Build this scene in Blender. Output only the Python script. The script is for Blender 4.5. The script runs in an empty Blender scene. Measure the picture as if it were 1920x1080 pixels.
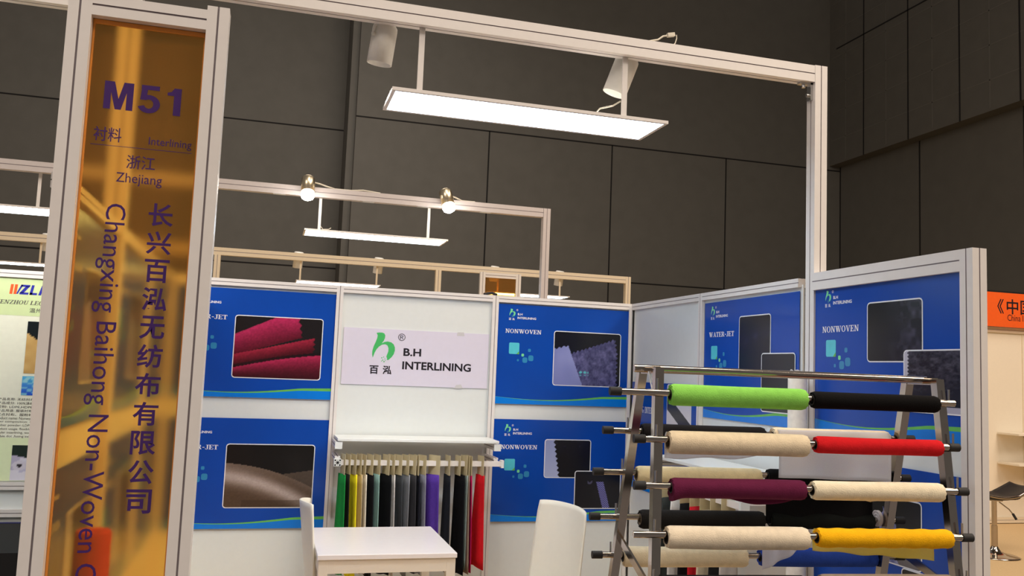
import bpy, math, random
from mathutils import Vector, Matrix
random.seed(7)
PI = math.pi
S = bpy.context.scene
COL = S.collection

# ------------------------------------------------------------------ camera
YAW, PITCH, ROLL = 0.2713, 0.0947, 0.0399
CAM = Vector((0.5726, -5.5692, 1.6389))
fwd = Vector((math.sin(YAW)*math.cos(PITCH), math.cos(YAW)*math.cos(PITCH), math.sin(PITCH)))
rt0 = Vector((math.cos(YAW), -math.sin(YAW), 0))
up0 = rt0.cross(fwd)
rt = math.cos(ROLL)*rt0 + math.sin(ROLL)*up0
up = -math.sin(ROLL)*rt0 + math.cos(ROLL)*up0
cd = bpy.data.cameras.new('camera'); cd.sensor_width = 36; cd.lens = 1637.4/1920*36
cd.clip_start = 0.05; cd.clip_end = 200
cam = bpy.data.objects.new('camera', cd); COL.objects.link(cam)
cam.matrix_world = Matrix(((rt.x, up.x, -fwd.x, CAM.x), (rt.y, up.y, -fwd.y, CAM.y), (rt.z, up.z, -fwd.z, CAM.z), (0, 0, 0, 1)))
S.camera = cam

# ------------------------------------------------------------------ world, hall lamps with an added fill lamp, exposure
W = bpy.data.worlds.new('hall_air'); S.world = W; W.use_nodes = True
bg = W.node_tree.nodes['Background']; bg.inputs[0].default_value = (1.0, 0.91, 0.84, 1); bg.inputs[1].default_value = 0.15

def area_lamp(name, loc, aim, sx, sy, power, colour):
    l = bpy.data.lights.new(name, 'AREA'); l.shape = 'RECTANGLE'; l.size = sx; l.size_y = sy
    l.energy = power; l.color = colour
    o = bpy.data.objects.new(name, l); COL.objects.link(o); o.location = loc
    o.rotation_euler = (Vector(aim)-Vector(loc)).to_track_quat('-Z', 'Y').to_euler()
    return o
WARM = (1.0, 0.83, 0.68)
area_lamp('hall_or_fill_lamp', (9.0, -9.0, 9.5), (2.2, -1.0, 1.5), 5, 3, 740, WARM)
area_lamp('hall_or_fill_lamp', (2.6, -4.4, 9.6), (2.2, -2.6, 0.0), 4, 3, 410, (1.0, .86, .72))
area_lamp('hall_or_fill_lamp', (10.0, -2.0, 9.5), (10.0, 1.0, 0.0), 4, 4, 420, WARM)
area_lamp('hall_or_fill_lamp', (1.4, 7.0, 9.5), (-2.0, 12.0, 0.0), 5, 3, 560, (1, .88, .78))
area_lamp('hall_or_fill_lamp', (-6.0, -10.0, 9.0), (0.0, -2.0, 1.5), 4, 3, 440, (1.0, .86, .76))  # unseen fill lamp added to brighten the front of the sign column

S.view_settings.view_transform = 'Standard'; S.view_settings.look = 'None'
S.view_settings.gamma = 1.0; S.view_settings.use_curve_mapping = False
S.view_settings.exposure = 0.0
LED = 12.5

# ------------------------------------------------------------------ materials
def lin(c):
    return tuple(((v/255)/12.92 if v/255 <= 0.04045 else ((v/255+0.055)/1.055)**2.4) for v in c)

def mat(name, rgb, rough=0.5, metal=0.0, vary=0.04, scale=30.0, bump=0.0, bscale=200.0, spec=0.5, emit=None, raw=False):
    m = bpy.data.materials.new(name); m.use_nodes = True
    nt = m.node_tree; b = nt.nodes['Principled BSDF']
    c = rgb if raw else lin(rgb)
    n = nt.nodes.new('ShaderNodeTexNoise'); n.inputs['Scale'].default_value = scale; n.inputs['Detail'].default_value = 3
    tc = nt.nodes.new('ShaderNodeTexCoord'); nt.links.new(tc.outputs['Object'], n.inputs['Vector'])
    r = nt.nodes.new('ShaderNodeValToRGB')
    r.color_ramp.elements[0].position = 0.3; r.color_ramp.elements[1].position = 0.7
    r.color_ramp.elements[0].color = tuple(max(0, v*(1-vary)) for v in c)+(1,)
    r.color_ramp.elements[1].color = tuple(min(1, v*(1+vary)) for v in c)+(1,)
    nt.links.new(n.outputs['Fac'], r.inputs['Fac']); nt.links.new(r.outputs['Color'], b.inputs['Base Color'])
    b.inputs['Roughness'].default_value = rough; b.inputs['Metallic'].default_value = metal
    b.inputs['Specular IOR Level'].default_value = spec
    if bump:
        n2 = nt.nodes.new('ShaderNodeTexNoise'); n2.inputs['Scale'].default_value = bscale; n2.inputs['Detail'].default_value = 4
        nt.links.new(tc.outputs['Object'], n2.inputs['Vector'])
        bp = nt.nodes.new('ShaderNodeBump'); bp.inputs['Strength'].default_value = bump; bp.inputs['Distance'].default_value = 0.004
        nt.links.new(n2.outputs['Fac'], bp.inputs['Height']); nt.links.new(bp.outputs['Normal'], b.inputs['Normal'])
    if emit:
        b.inputs['Emission Color'].default_value = tuple(emit[:3])+(1,); b.inputs['Emission Strength'].default_value = emit[3]
    return m

def attr_mat(name, rough):
    m = bpy.data.materials.new(name); m.use_nodes = True
    nt = m.node_tree; b = nt.nodes['Principled BSDF']
    a = nt.nodes.new('ShaderNodeAttribute'); a.attribute_name = 'print'
    nt.links.new(a.outputs['Color'], b.inputs['Base Color']); b.inputs['Roughness'].default_value = rough
    return m

def clear_mat(name, tint, front, amount, rough=0.06, gloss=0.10):
    # tinted see-through sheet with a little scatter and a soft reflection
    m = bpy.data.materials.new(name); m.use_nodes = True
    nt = m.node_tree; nt.nodes.remove(nt.nodes['Principled BSDF']); out = nt.nodes['Material Output']
    t = nt.nodes.new('ShaderNodeBsdfRefraction'); t.inputs[0].default_value = tint+(1,); t.inputs['IOR'].default_value = 1.08; t.inputs['Roughness'].default_value = 0.3
    d = nt.nodes.new('ShaderNodeBsdfDiffuse'); d.inputs[0].default_value = front+(1,)
    g = nt.nodes.new('ShaderNodeBsdfGlossy'); g.inputs['Roughness'].default_value = rough; g.inputs[0].default_value = (1, .8, .5, 1)
    n = nt.nodes.new('ShaderNodeTexNoise'); n.inputs['Scale'].default_value = 60; n.inputs['Detail'].default_value = 4
    mr = nt.nodes.new('ShaderNodeMapRange'); mr.inputs['To Min'].default_value = amount*0.8; mr.inputs['To Max'].default_value = amount*1.2
    nt.links.new(n.outputs['Fac'], mr.inputs['Value'])
    a = nt.nodes.new('ShaderNodeMixShader'); nt.links.new(mr.outputs[0], a.inputs[0])
    nt.links.new(t.outputs[0], a.inputs[1]); nt.links.new(d.outputs[0], a.inputs[2])
    bq = nt.nodes.new('ShaderNodeMixShader'); bq.inputs[0].default_value = gloss
    nt.links.new(a.outputs[0], bq.inputs[1]); nt.links.new(g.outputs[0], bq.inputs[2])
    nt.links.new(bq.outputs[0], out.inputs[0])
    return m

def sheer_mat(name, rgb, see):
    m = bpy.data.materials.new(name); m.use_nodes = True
    nt = m.node_tree; nt.nodes.remove(nt.nodes['Principled BSDF']); out = nt.nodes['Material Output']
    t = nt.nodes.new('ShaderNodeBsdfTransparent')
    d = nt.nodes.new('ShaderNodeBsdfDiffuse'); d.inputs[0].default_value = lin(rgb)+(1,)
    tl = nt.nodes.new('ShaderNodeBsdfTranslucent'); tl.inputs[0].default_value = lin(rgb)+(1,)
    n = nt.nodes.new('ShaderNodeTexNoise'); n.inputs['Scale'].default_value = 90
    mr = nt.nodes.new('ShaderNodeMapRange'); mr.inputs['To Min'].default_value = see-0.08; mr.inputs['To Max'].default_value = see+0.08
    nt.links.new(n.outputs['Fac'], mr.inputs['Value'])
    a = nt.nodes.new('ShaderNodeMixShader'); a.inputs[0].default_value = 0.6
    nt.links.new(d.outputs[0], a.inputs[1]); nt.links.new(tl.outputs[0], a.inputs[2])
    b = nt.nodes.new('ShaderNodeMixShader'); nt.links.new(mr.outputs[0], b.inputs[0])
    nt.links.new(a.outputs[0], b.inputs[1]); nt.links.new(t.outputs[0], b.inputs[2])
    nt.links.new(b.outputs[0], out.inputs[0])
    return m

M = {}
M['panel'] = mat('white_panel', (226, 231, 229), 0.35, vary=0.01)
M['alu'] = mat('white_profile', (230, 226, 222), 0.32, vary=0.015)
M['groove'] = mat('groove_shadow_gap', (150, 140, 142), 0.6)
M['dimalu'] = mat('dimmed_white_profile', (196, 188, 186), 0.35, vary=0.02)  # white profile with the dimness of the second row put into its colour
M['beige'] = mat('cream_profile', (226, 212, 186), 0.35, vary=0.02)
M['hall'] = mat('grey_hall_panel', (88, 87, 83), 0.85, vary=0.05, scale=3)
M['hallline'] = mat('pale_panel_line', (97, 96, 92), 0.85)  # grid lines slightly lighter than the panels
M['seam'] = mat('dark_seam', (14, 13, 13), 0.9)
M['floor'] = mat('tan_carpet', (206, 176, 130), 0.9, vary=0.06, scale=60, bump=0.2)
M['aisle'] = mat('grey_carpet', (112, 110, 112), 0.95, vary=0.08, scale=60, bump=0.2)
M['blue'] = mat('poster_blue', (14, 72, 172), 0.2, vary=0.06, scale=2.5, spec=.35)
M['sky'] = mat('poster_light_blue', (0, 124, 226), 0.22, vary=0.02)
M['green'] = mat('poster_green', (104, 190, 84), 0.22)
M['cyan'] = mat('poster_cyan', (88, 204, 222), 0.22)
M['tealsq'] = mat('poster_pale_teal', (52, 140, 190), 0.22)
M['whiteink'] = mat('white_ink', (236, 240, 246), 0.25)
M['blackink'] = mat('black_ink', (30, 27, 36), 0.35)
M['leaf'] = mat('leaf_green_ink', (74, 190, 104), 0.3)
M['leafpale'] = mat('pale_leaf_green_ink', (120, 224, 160), 0.3)
M['purpleink'] = mat('purple_ink', (66, 34, 104), 0.35)
M['sheet'] = mat('lilac_white_paper', (222, 218, 234), 0.35, vary=0.01)
M['tape'] = mat('grey_tape', (205, 204, 206), 0.3)
M['print'] = attr_mat('printed_photo', 0.2)
M['amber'] = clear_mat('amber_acrylic', (0.98, 0.72, 0.30), (1.0, 0.50, 0.17), 0.06, rough=0.10, gloss=0.06)
M['amberedge'] = mat('amber_edge', (236, 150, 62), 0.3)
M['chrome'] = mat('chrome', (0.46, 0.41, 0.36), 0.14, metal=1.0, vary=0.03, raw=True)
M['steel'] = mat('brushed_steel', (0.55, 0.54, 0.52), 0.3, metal=1.0, vary=0.05, raw=True)
M['brass'] = mat('brushed_champagne', (0.78, 0.66, 0.46), 0.3, metal=1.0, vary=0.05, raw=True)
M['rubber'] = mat('black_rubber', (28, 27, 27), 0.7)
M['black'] = mat('black_plastic', (20, 20, 22), 0.5)
M['lampwhite'] = mat('white_lamp_paint', (226, 224, 216), 0.4)
M['wire'] = mat('white_wire', (214, 208, 190), 0.5)
M['led'] = mat('led_diffuser', (255, 255, 255), 0.5, emit=(0.76, 1.0, 1.22, LED))
M['bulb'] = mat('lit_bulb', (255, 255, 255), 0.5, emit=(1.0, 0.95, 0.88, 45.0))
M['table'] = mat('white_laminate', (236, 232, 232), 0.22, vary=0.01)
M['tablebody'] = mat('white_table_paint', (226, 218, 204), 0.45, vary=0.01)
M['chair'] = mat('white_chair_plastic', (233, 229, 214), 0.35, vary=0.01)
M['card'] = mat('khaki_card', (196, 184, 146), 0.7, vary=0.05)
M['paper'] = mat('cream_card', (226, 212, 164), 0.7, vary=0.04)
M['orange'] = mat('orange_fascia', (240, 98, 32), 0.4, vary=0.02)
M['cream'] = mat('cream_wall', (236, 226, 206), 0.45, vary=0.01)
M['navy'] = mat('navy_cloth', (26, 26, 84), 0.8)
M['blackcloth'] = mat('black_cloth', (14, 13, 16), 0.9)
M['core'] = mat('cardboard_core', (120, 104, 84), 0.8)
M['coredark'] = mat('dark_core', (40, 34, 30), 0.8)
M['postergreen'] = mat('pale_lime_ink', (214, 232, 176), 0.3, vary=0.02)
M['postercream'] = mat('cream_poster', (243, 246, 228), 0.3, vary=0.02)
M['posterlemon'] = mat('lemon_poster', (232, 246, 202), 0.3, vary=0.02)
M['orangeink'] = mat('orange_ink', (244, 96, 44), 0.3)
M['blueink'] = mat('royal_blue_ink', (44, 48, 170), 0.3)
M['greyink'] = mat('grey_ink', (92, 92, 84), 0.4)
M['gold'] = mat('gold_ink', (206, 168, 104), 0.3)
def cloth(name, rgb, bump=0.35): return mat(name, rgb, 0.92, vary=0.07, scale=45, bump=bump, bscale=260, spec=0.15)

# ------------------------------------------------------------------ mesh builder
WORLD = {}      # world position of each object's origin
LOCAL = set()   # objects whose children are given in local coordinates
class MB:
    def __init__(s): s.v = []; s.f = []; s.m = []; s.sm = []; s.mats = []; s.cols = None
    def mi(s, m):
        if m not in s.mats: s.mats.append(m)
        return s.mats.index(m)
    def add(s, vs, fs, m, smooth=False):
        k = len(s.v); i = s.mi(m)
        s.v += [Vector(q) for q in vs]
        for f in fs: s.f.append([k+j for j in f]); s.m.append(i); s.sm.append(smooth)
        return s
    def box(s, x0, x1, y0, y1, z0, z1, m):
        vs = [(x, y, z) for z in (z0, z1) for x, y in ((x0, y0), (x1, y0), (x1, y1), (x0, y1))]
        return s.add(vs, [(3, 2, 1, 0), (4, 5, 6, 7), (0, 1, 5, 4), (1, 2, 6, 5), (2, 3, 7, 6), (3, 0, 4, 7)], m)
    def obox(s, c, a, b, d, m):
        c, a, b, d = map(Vector, (c, a, b, d))
        vs = [c+sx*a+sy*b+sz*d for sz in (-1, 1) for sx, sy in ((-1, -1), (1, -1), (1, 1), (-1, 1))]
        return s.add(vs, [(3, 2, 1, 0), (4, 5, 6, 7), (0, 1, 5, 4), (1, 2, 6, 5), (2, 3, 7, 6), (3, 0, 4, 7)], m)
    def prism(s, pts, p0, p1, u, v, m, m_of=None, smooth=False, caps=True):
        # extrude the 2-D outline pts (in the frame u, v) from p0 to p1
        p0, p1, u, v = map(Vector, (p0, p1, u, v)); n = len(pts)
        vs = [p0+a*u+b*v for a, b in pts]+[p1+a*u+b*v for a, b in pts]
        for i in range(n):
            j = (i+1) % n
            mm = m_of(i) if m_of else m
            s.add([vs[i], vs[j], vs[n+j], vs[n+i]], [(0, 1, 2, 3)], mm, smooth)
        if caps:
            s.add(vs[:n], [tuple(range(n-1, -1, -1))], m); s.add(vs[n:], [tuple(range(n))], m)
        return s
    def profile(s, p0, p1, u, w, v, h, m, g=0.005, dp=0.003, nu=True, nv=True):
        # grooved aluminium profile: w wide along u, h along v, one slot down the middle of each face
        a, b = w/2, h/2; q = g/2; pts = []; dark = set()
        def side(c0, c1, inward, on):
            c0, c1 = Vector(c0), Vector(c1); pts.append(tuple(c0))
            if on:
                d = (c1-c0).normalized(); mid = (c0+c1)/2; iw = Vector(inward)*dp
                k = len(pts)
                pts.extend([tuple(mid-d*q), tuple(mid-d*q+iw), tuple(mid+d*q+iw), tuple(mid+d*q)])
                dark.update((k, k+1, k+2))
        side((-a, -b), (a, -b), (0, 1), nu); side((a, -b), (a, b), (-1, 0), nv)
        side((a, b), (-a, b), (0, -1), nu); side((-a, b), (-a, -b), (1, 0), nv)
        return s.prism(pts, p0, p1, u, v, m, lambda i: M['groove'] if i in dark else m)
    def tube(s, p0, p1, r, m, n=16, caps=True, r1=None):
        p0, p1 = Vector(p0), Vector(p1); d = (p1-p0).normalized()
        u = d.orthogonal().normalized(); v = d.cross(u); r1 = r if r1 is None else r1
        vs = [p0+r*(math.cos(2*PI*i/n)*u+math.sin(2*PI*i/n)*v) for i in range(n)]+[p1+r1*(math.cos(2*PI*i/n)*u+math.sin(2*PI*i/n)*v) for i in range(n)]
        s.add(vs, [(i, (i+1) % n, n+(i+1) % n, n+i) for i in range(n)], m, True)
        if caps: s.add(vs[:n], [tuple(range(n-1, -1, -1))], m); s.add(vs[n:], [tuple(range(n))], m)
        return s
    def path(s, pts, r, m, n=8):
        pts = [Vector(q) for q in pts]; rings = []
        u = (pts[1]-pts[0]).orthogonal().normalized()
        for i, q in enumerate(pts):
            d = (pts[min(i+1, len(pts)-1)]-pts[max(i-1, 0)]).normalized()
            u = (u-d*u.dot(d)).normalized(); v = d.cross(u)
            rings += [q+r*(math.cos(2*PI*k/n)*u+math.sin(2*PI*k/n)*v) for k in range(n)]
        fs = [(i*n+k, i*n+(k+1) % n, (i+1)*n+(k+1) % n, (i+1)*n+k) for i in range(len(pts)-1) for k in range(n)]
        s.add(rings, fs, m, True)
        e = (len(pts)-1)*n
        s.add(rings[:n], [tuple(range(n-1, -1, -1))], m); s.add(rings[e:], [tuple(range(n))], m)
        return s
    def lathe(s, prof, c, axis, m, n=24, smooth=True):
        # prof: list of (radius, distance along axis)
        c, ax = Vector(c), Vector(axis).normalized(); u = ax.orthogonal().normalized(); v = ax.cross(u)
        vs = [c+ax*h+r*(math.cos(2*PI*k/n)*u+math.sin(2*PI*k/n)*v) for r, h in prof for k in range(n)]
        fs = [(i*n+k, i*n+(k+1) % n, (i+1)*n+(k+1) % n, (i+1)*n+k) for i in range(len(prof)-1) for k in range(n)]
        s.add(vs, fs, m, smooth)
        for i, flip in ((0, True), (len(prof)-1, False)):
            if prof[i][0] > 1e-4:
                ring = vs[i*n:(i+1)*n]
                s.add(ring, [tuple(range(n-1, -1, -1)) if flip else tuple(range(n))], m)
        return s
    def grid(s, fn, nu, nv, m, thick=0.0, tdir=None, smooth=True):
        # surface fn(u, v), optionally thickened along tdir(u, v)
        vs = [Vector(fn(i/nu, j/nv)) for j in range(nv+1) for i in range(nu+1)]
        q = lambda i, j: j*(nu+1)+i
        fs = [(q(i, j), q(i+1, j), q(i+1, j+1), q(i, j+1)) for j in range(nv) for i in range(nu)]
        if thick:
            N = len(vs); td = Vector(tdir) if tdir is not None else None
            vs2 = []
            for j in range(nv+1):
                for i in range(nu+1):
                    if td is not None: d = td
                    else:
                        a = vs[q(min(i+1, nu), j)]-vs[q(max(i-1, 0), j)]; b = vs[q(i, min(j+1, nv))]-vs[q(i, max(j-1, 0))]
                        d = a.cross(b).normalized()
                    vs2.append(vs[q(i, j)]-d*thick)
            fs2 = [tuple(N+k for k in reversed(f)) for f in fs]
            rim = [q(i, 0) for i in range(nu)]+[q(nu, j) for j in range(nv)]+[q(i, nv) for i in range(nu, 0, -1)]+[q(0, j) for j in range(nv, 0, -1)]
            fs3 = [(rim[(k+1) % len(rim)], rim[k], N+rim[k], N+rim[(k+1) % len(rim)]) for k in range(len(rim))]
            s.add(vs+vs2, fs+fs2+fs3, m, smooth)
        else: s.add(vs, fs, m, smooth)
        return s
    def build(s, name, parent=None, origin=None, bevel=0.0):
        if parent is None:
            if origin is None:
                xs = [v.x for v in s.v]; ys = [v.y for v in s.v]; zs = [v.z for v in s.v]
                origin = Vector(((min(xs)+max(xs))/2, (min(ys)+max(ys))/2, min(zs)))
            origin = Vector(origin); off = origin
        else:
            off = Vector((0, 0, 0)) if parent in LOCAL else WORLD[parent]
        me = bpy.data.meshes.new(name)
        me.from_pydata([tuple(v-off) for v in s.v], [], s.f)
        for m in s.mats: me.materials.append(m)
        me.polygons.foreach_set('material_index', s.m); me.polygons.foreach_set('use_smooth', s.sm)
        if s.cols is not None:
            a = me.color_attributes.new('print', 'FLOAT_COLOR', 'POINT')
            flat = []
            for c in s.cols: flat += [c[0], c[1], c[2], 1.0]
            a.data.foreach_set('color', flat)
        me.update()
        o = bpy.data.objects.new(name, me); COL.objects.link(o)
        if parent is None:
            o.location = origin; WORLD[o] = origin
        else:
            o.parent = parent
            if parent in LOCAL: LOCAL.add(o)
            else: WORLD[o] = WORLD[parent]
        if bevel:
            b = o.modifiers.new('bevel', 'BEVEL'); b.width = bevel; b.segments = 2 if bevel < .005 else 4; b.limit_method = 'ANGLE'
        return o

def tag(o, label, cat, group=None):
    o['label'] = label; o['category'] = cat
    if group: o['group'] = group
    return o
def thing(name, label, cat, loc, group=None, rotz=0.0, local=False):
    o = bpy.data.objects.new(name, None); COL.objects.link(o); o.empty_display_size = 0.1
    o.location = loc; o.rotation_euler = (0, 0, rotz); WORLD[o] = Vector(loc)
    if local: LOCAL.add(o)
    return tag(o, label, cat, group)
def struct(o, label=None):
    o['kind'] = 'structure'
    if label: o['label'] = label
    return o

# ------------------------------------------------------------------ lettering
TXT = {}
def glyphs(text, weight=0.0):
    key = (text, weight)
    if key not in TXT:
        c = bpy.data.curves.new('lettering', 'FONT'); c.body = text; c.offset = weight; c.resolution_u = 3
        o = bpy.data.objects.new('lettering', c); COL.objects.link(o)
        bpy.context.view_layer.update()
        me = bpy.data.meshes.new_from_object(o.evaluated_get(bpy.context.evaluated_depsgraph_get()))
        vs = [(v.co.x, v.co.y) for v in me.vertices]; fs = [tuple(p.vertices) for p in me.polygons]
        bpy.data.objects.remove(o); bpy.data.curves.remove(c); bpy.data.meshes.remove(me)
        x0 = min(v[0] for v in vs); x1 = max(v[0] for v in vs); y0 = min(v[1] for v in vs); y1 = max(v[1] for v in vs)
        TXT[key] = ([((x-x0)/(x1-x0), (y-y0)/(y1-y0)) for x, y in vs], fs)
    return TXT[key]

def R(a, b, c, d): return [(a, b), (c, b), (c, d), (a, d)]
def arc(cx, cy, rx, ry, a0, a1, tx, ty, n=10):
    out = []
    for i in range(n):
        p, q = [math.radians(a0+(a1-a0)*k/n) for k in (i, i+1)]
        out.append([(cx+rx*math.cos(p), cy+ry*math.sin(p)), (cx+rx*math.cos(q), cy+ry*math.sin(q)),
                    (cx+(rx-tx)*math.cos(q), cy+(ry-ty)*math.sin(q)), (cx+(rx-tx)*math.cos(p), cy+(ry-ty)*math.sin(p))])
    return out
SER = {   # bold serif capitals: (advance, polygons) on a cap height of 1
 'N': (1.0, [R(.12, 0, .24, 1), R(.72, 0, .84, 1), [(.1, 1), (.32, 1), (.84, 0), (.64, 0)], R(0, .93, .32, 1), R(0, 0, .36, .07), R(.58, .93, .96, 1)]),
 'O': (0.98, arc(.46, .5, .44, .52, 0, 360, .2, .07, 20)),
 'W': (1.36, [[(.06, 1), (.3, 1), (.52, 0), (.36, 0)], [(.58, 1), (.66, 1), (.5, 0), (.4, 0)], [(.5, 1), (.72, 1), (.96, 0), (.8, 0)], [(1.12, 1), (1.2, 1), (.96, 0), (.86, 0)], R(0, .93, .4, 1), R(.46, .93, .78, 1), R(1.0, .93, 1.3, 1)]),
 'V': (0.96, [[(.06, 1), (.3, 1), (.56, 0), (.4, 0)], [(.74, 1), (.84, 1), (.54, 0), (.44, 0)], R(0, .93, .4, 1), R(.62, .93, .94, 1)]),
 'E': (0.84, [R(.1, 0, .32, 1), R(0, .92, .74, 1), R(0, 0, .78, .08), R(.3, .46, .56, .54), R(.68, .72, .74, 1), R(.7, 0, .78, .28), R(.52, .34, .58, .66)]),
 'A': (0.96, [[(.42, 1), (.56, 1), (.24, 0), (.12, 0)], [(.42, 1), (.56, 1), (.88, 0), (.64, 0)], R(.25, .28, .66, .36), R(0, 0, .32, .07), R(.56, 0, .96, .07)]),
 'T': (0.86, [R(.3, 0, .52, 1), R(.02, .92, .8, 1), R(.02, .7, .09, 1), R(.73, .7, .8, 1), R(.18, 0, .64, .07)]),
 'R': (0.96, [R(.1, 0, .32, 1), R(0, .93, .5, 1), R(0, 0, .42, .07), R(.3, .46, .5, .53), [(.4, .5), (.6, .5), (.9, 0), (.66, 0)]]+arc(.48, .735, .3, .265, -90, 90, .2, .07)),
 '-': (0.52, [R(.08, .36, .44, .5)]),
 'J': (0.7, [R(.34, .2, .56, 1), R(.2, .93, .7, 1)]+arc(.28, .2, .28, .22, 180, 360, .16, .08)),
 'I': (0.5, [R(.14, 0, .36, 1), R(.02, .93, .48, 1), R(.02, 0, .48, .07)]),
 'L': (0.8, [R(.1, 0, .32, 1), R(0, .93, .44, 1), R(0, 0, .74, .08), R(.67, 0, .74, .3)]),
 'F': (0.8, [R(.1, 0, .32, 1), R(0, .92, .72, 1), R(0, 0, .44, .07), R(.3, .44, .54, .52), R(.65, .7, .72, 1), R(.5, .34, .56, .64)]),
 'U': (0.96, [R(.1, .3, .32, 1), R(.7, .3, .8, 1), R(0, .93, .42, 1), R(.58, .93, .92, 1)]+arc(.45, .32, .35, .34, 180, 360, .15, .09)),
 'S': (0.78, arc(.36, .73, .33, .29, 20, 270, .17, .08)+arc(.36, .27, .35, .29, -160, 90, .17, .08)),
 'G': (0.98, arc(.46, .5, .44, .52, 50, 320, .2, .07, 16)+[R(.62, .06, .82, .44), R(.5, .4, .92, .47)]),
 'Z': (0.84, [R(.04, .92, .76, 1), R(.04, 0, .78, .08), [(.54, 1), (.76, 1), (.28, 0), (.04, 0)], R(.04, .72, .1, 1), R(.72, 0, .78, .28)]),
 'H': (1.0, [R(.1, 0, .32, 1), R(.64, 0, .86, 1), R(.3, .46, .66, .54), R(0, .93, .42, 1), R(0, 0, .42, .07), R(.54, .93, .96, 1), R(.54, 0, .96, .07)]),
 ' ': (0.4, []),
}

class Sheet:
    """Flat printing on a plane: 2-D coordinates in metres from origin along u and v; layers are lifted along n."""
    def __init__(s, o, u, v, n): s.o, s.u, s.v, s.n = Vector(o), Vector(u), Vector(v), Vector(n)
    def p(s, x, y, k): return s.o+s.u*x+s.v*y+s.n*(0.0007*k)
    def poly(s, mb, pts, m, k=1): mb.add([s.p(x, y, k) for x, y in pts], [tuple(range(len(pts)))], m)
    def text(s, mb, t, x, y, w, h, m, k=2, weight=0.0, slant=0.0, rot=False):
        vs, fs = glyphs(t, weight)
        if rot: q = [s.p(x+b*w, y-a*h, k) for a, b in vs]   # turned a quarter clockwise, reading downwards
        else: q = [s.p(x+a*w+slant*b*h, y+b*h, k) for a, b in vs]
        mb.add(q, fs, m)
    def serif(s, mb, t, x, y, w, h, m, k=2, slant=0.0):
        tot = sum(SER[c][0] for c in t); cx = 0; i = 0
        for c in t:
            for pg in SER[c][1]:
                s.poly(mb, [(x+(cx+a)/tot*w+slant*b*h, y+b*h) for a, b in pg], m, k+.12*(i % 7)); i += 1
            cx += SER[c][0]
    def rrect(s, mb, x0, y0, x1, y1, r, m, k):
        pts = []
        for cx, cy, a in ((x1-r, y1-r, 0), (x0+r, y1-r, 90), (x0+r, y0+r, 180), (x1-r, y0+r, 270)):
            pts += [(cx+r*math.cos(math.radians(a+t)), cy+r*math.sin(math.radians(a+t))) for t in (0, 30, 60, 90)]
        s.poly(mb, pts, m, k)

LOGO_MARK = [(440, 228), (470, 222), (510, 221), (538, 230), (551, 255), (548, 290), (535, 325), (512, 358), (545, 338), (585, 330), (630, 338), (662, 362), (680, 400), (682, 440), (670, 485), (645, 525), (605, 563), (585, 560), (590, 545), (578, 520), (585, 495), (600, 455), (600, 415), (585, 380), (558, 366), (520, 372), (480, 398), (450, 435), (428, 480), (409, 542), (399, 500), (399, 455), (412, 400), (434, 345), (452, 292), (456, 258)]
def logo(sh, mb, x, y, sc, ink, leaf, k=2, cjk=1.0):
    # x, y = left end of the mark's box and its bottom line; sc metres per unit
    f = lambda a, b: (x+(a-375)*sc, y+(745-b)*sc)
    sh.poly(mb, [f(*q) for q in LOGO_MARK], leaf, k)
    for a, b, z in ((515, 532, 13), (540, 522, 11), (528, 560, 13), (516, 574, 10), (545, 578, 14), (556, 546, 10), (562, 566, 9)):
        sh.poly(mb, [f(a, b+z), f(a+z, b+z), f(a+z, b), f(a, b)], leaf, k)
    x0, y0 = f(375, 742); sh.text(mb, '百', x0, y0, 112*sc, 105*sc, ink, k, 0.02*cjk)
    x0, y0 = f(540, 742); sh.text(mb, '泓', x0, y0, 112*sc, 108*sc, ink, k, 0.02*cjk)
    x0, y0 = f(792, 503); sh.text(mb, 'B.H', x0, y0, 226*sc, 98*sc, ink, k, 0.027)
    x0, y0 = f(785, 672); sh.text(mb, 'INTERLINING', x0, y0, 890*sc, 102*sc, ink, k, 0.027)
    x0, y0 = f(715, 315); sh.text(mb, '®', x0, y0, 93*sc, 93*sc, ink, k)

# ------------------------------------------------------------------ printed photographs (colour per vertex, as ink)
def hsh(i, j, s=0):
    n = math.sin(i*127.1+j*311.7+s*74.7)*43758.5453
    return n-math.floor(n)
def vnoise(x, y, s=0):
    i, j = math.floor(x), math.floor(y); a, b = x-i, y-j; a = a*a*(3-2*a); b = b*b*(3-2*b)
    return (hsh(i, j, s)*(1-a)+hsh(i+1, j, s)*a)*(1-b)+(hsh(i, j+1, s)*(1-a)+hsh(i+1, j+1, s)*a)*b
def mix(a, b, t): t = max(0, min(1, t)); return tuple(p+(q-p)*t for p, q in zip(a, b))
def zig(t, n, amp): q = (t*n) % 1; return amp*abs(2*q-1)
def ph_red(u, v):
    c = (28, 24, 26); g = 0.9+0.2*vnoise(u*60, v*60)
    e = 0.70+0.66*u; l = 0.36+0.42*u
    right = 0.66+0.14*(1-v)+zig(v, 9, 0.03)
    if l < v < e and u < right+0.05: c = mix((88, 16, 34), (178, 42, 88), (v-l)/max(.05, min(e, 1)-l)*1.1)
    e2 = 0.37+0.345*u; l2 = 0.165+0.3*u
    if l2 < v < e2 and u < 0.9+zig(v, 12, .03)-0.2*max(0, v-.64): c = mix((70, 12, 24), (152, 34, 58), (v-l2)/(e2-l2)*1.3-.2)
    e3 = 0.15+0.25*u+0.03*math.sin(u*3)
    if v < e3: c = mix((60, 12, 22), (176, 40, 82), (v/e3)**1.5)
    elif v < e3+0.05: c = mix(c, (24, 10, 14), .6)
    return tuple(q*g for q in c)
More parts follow.
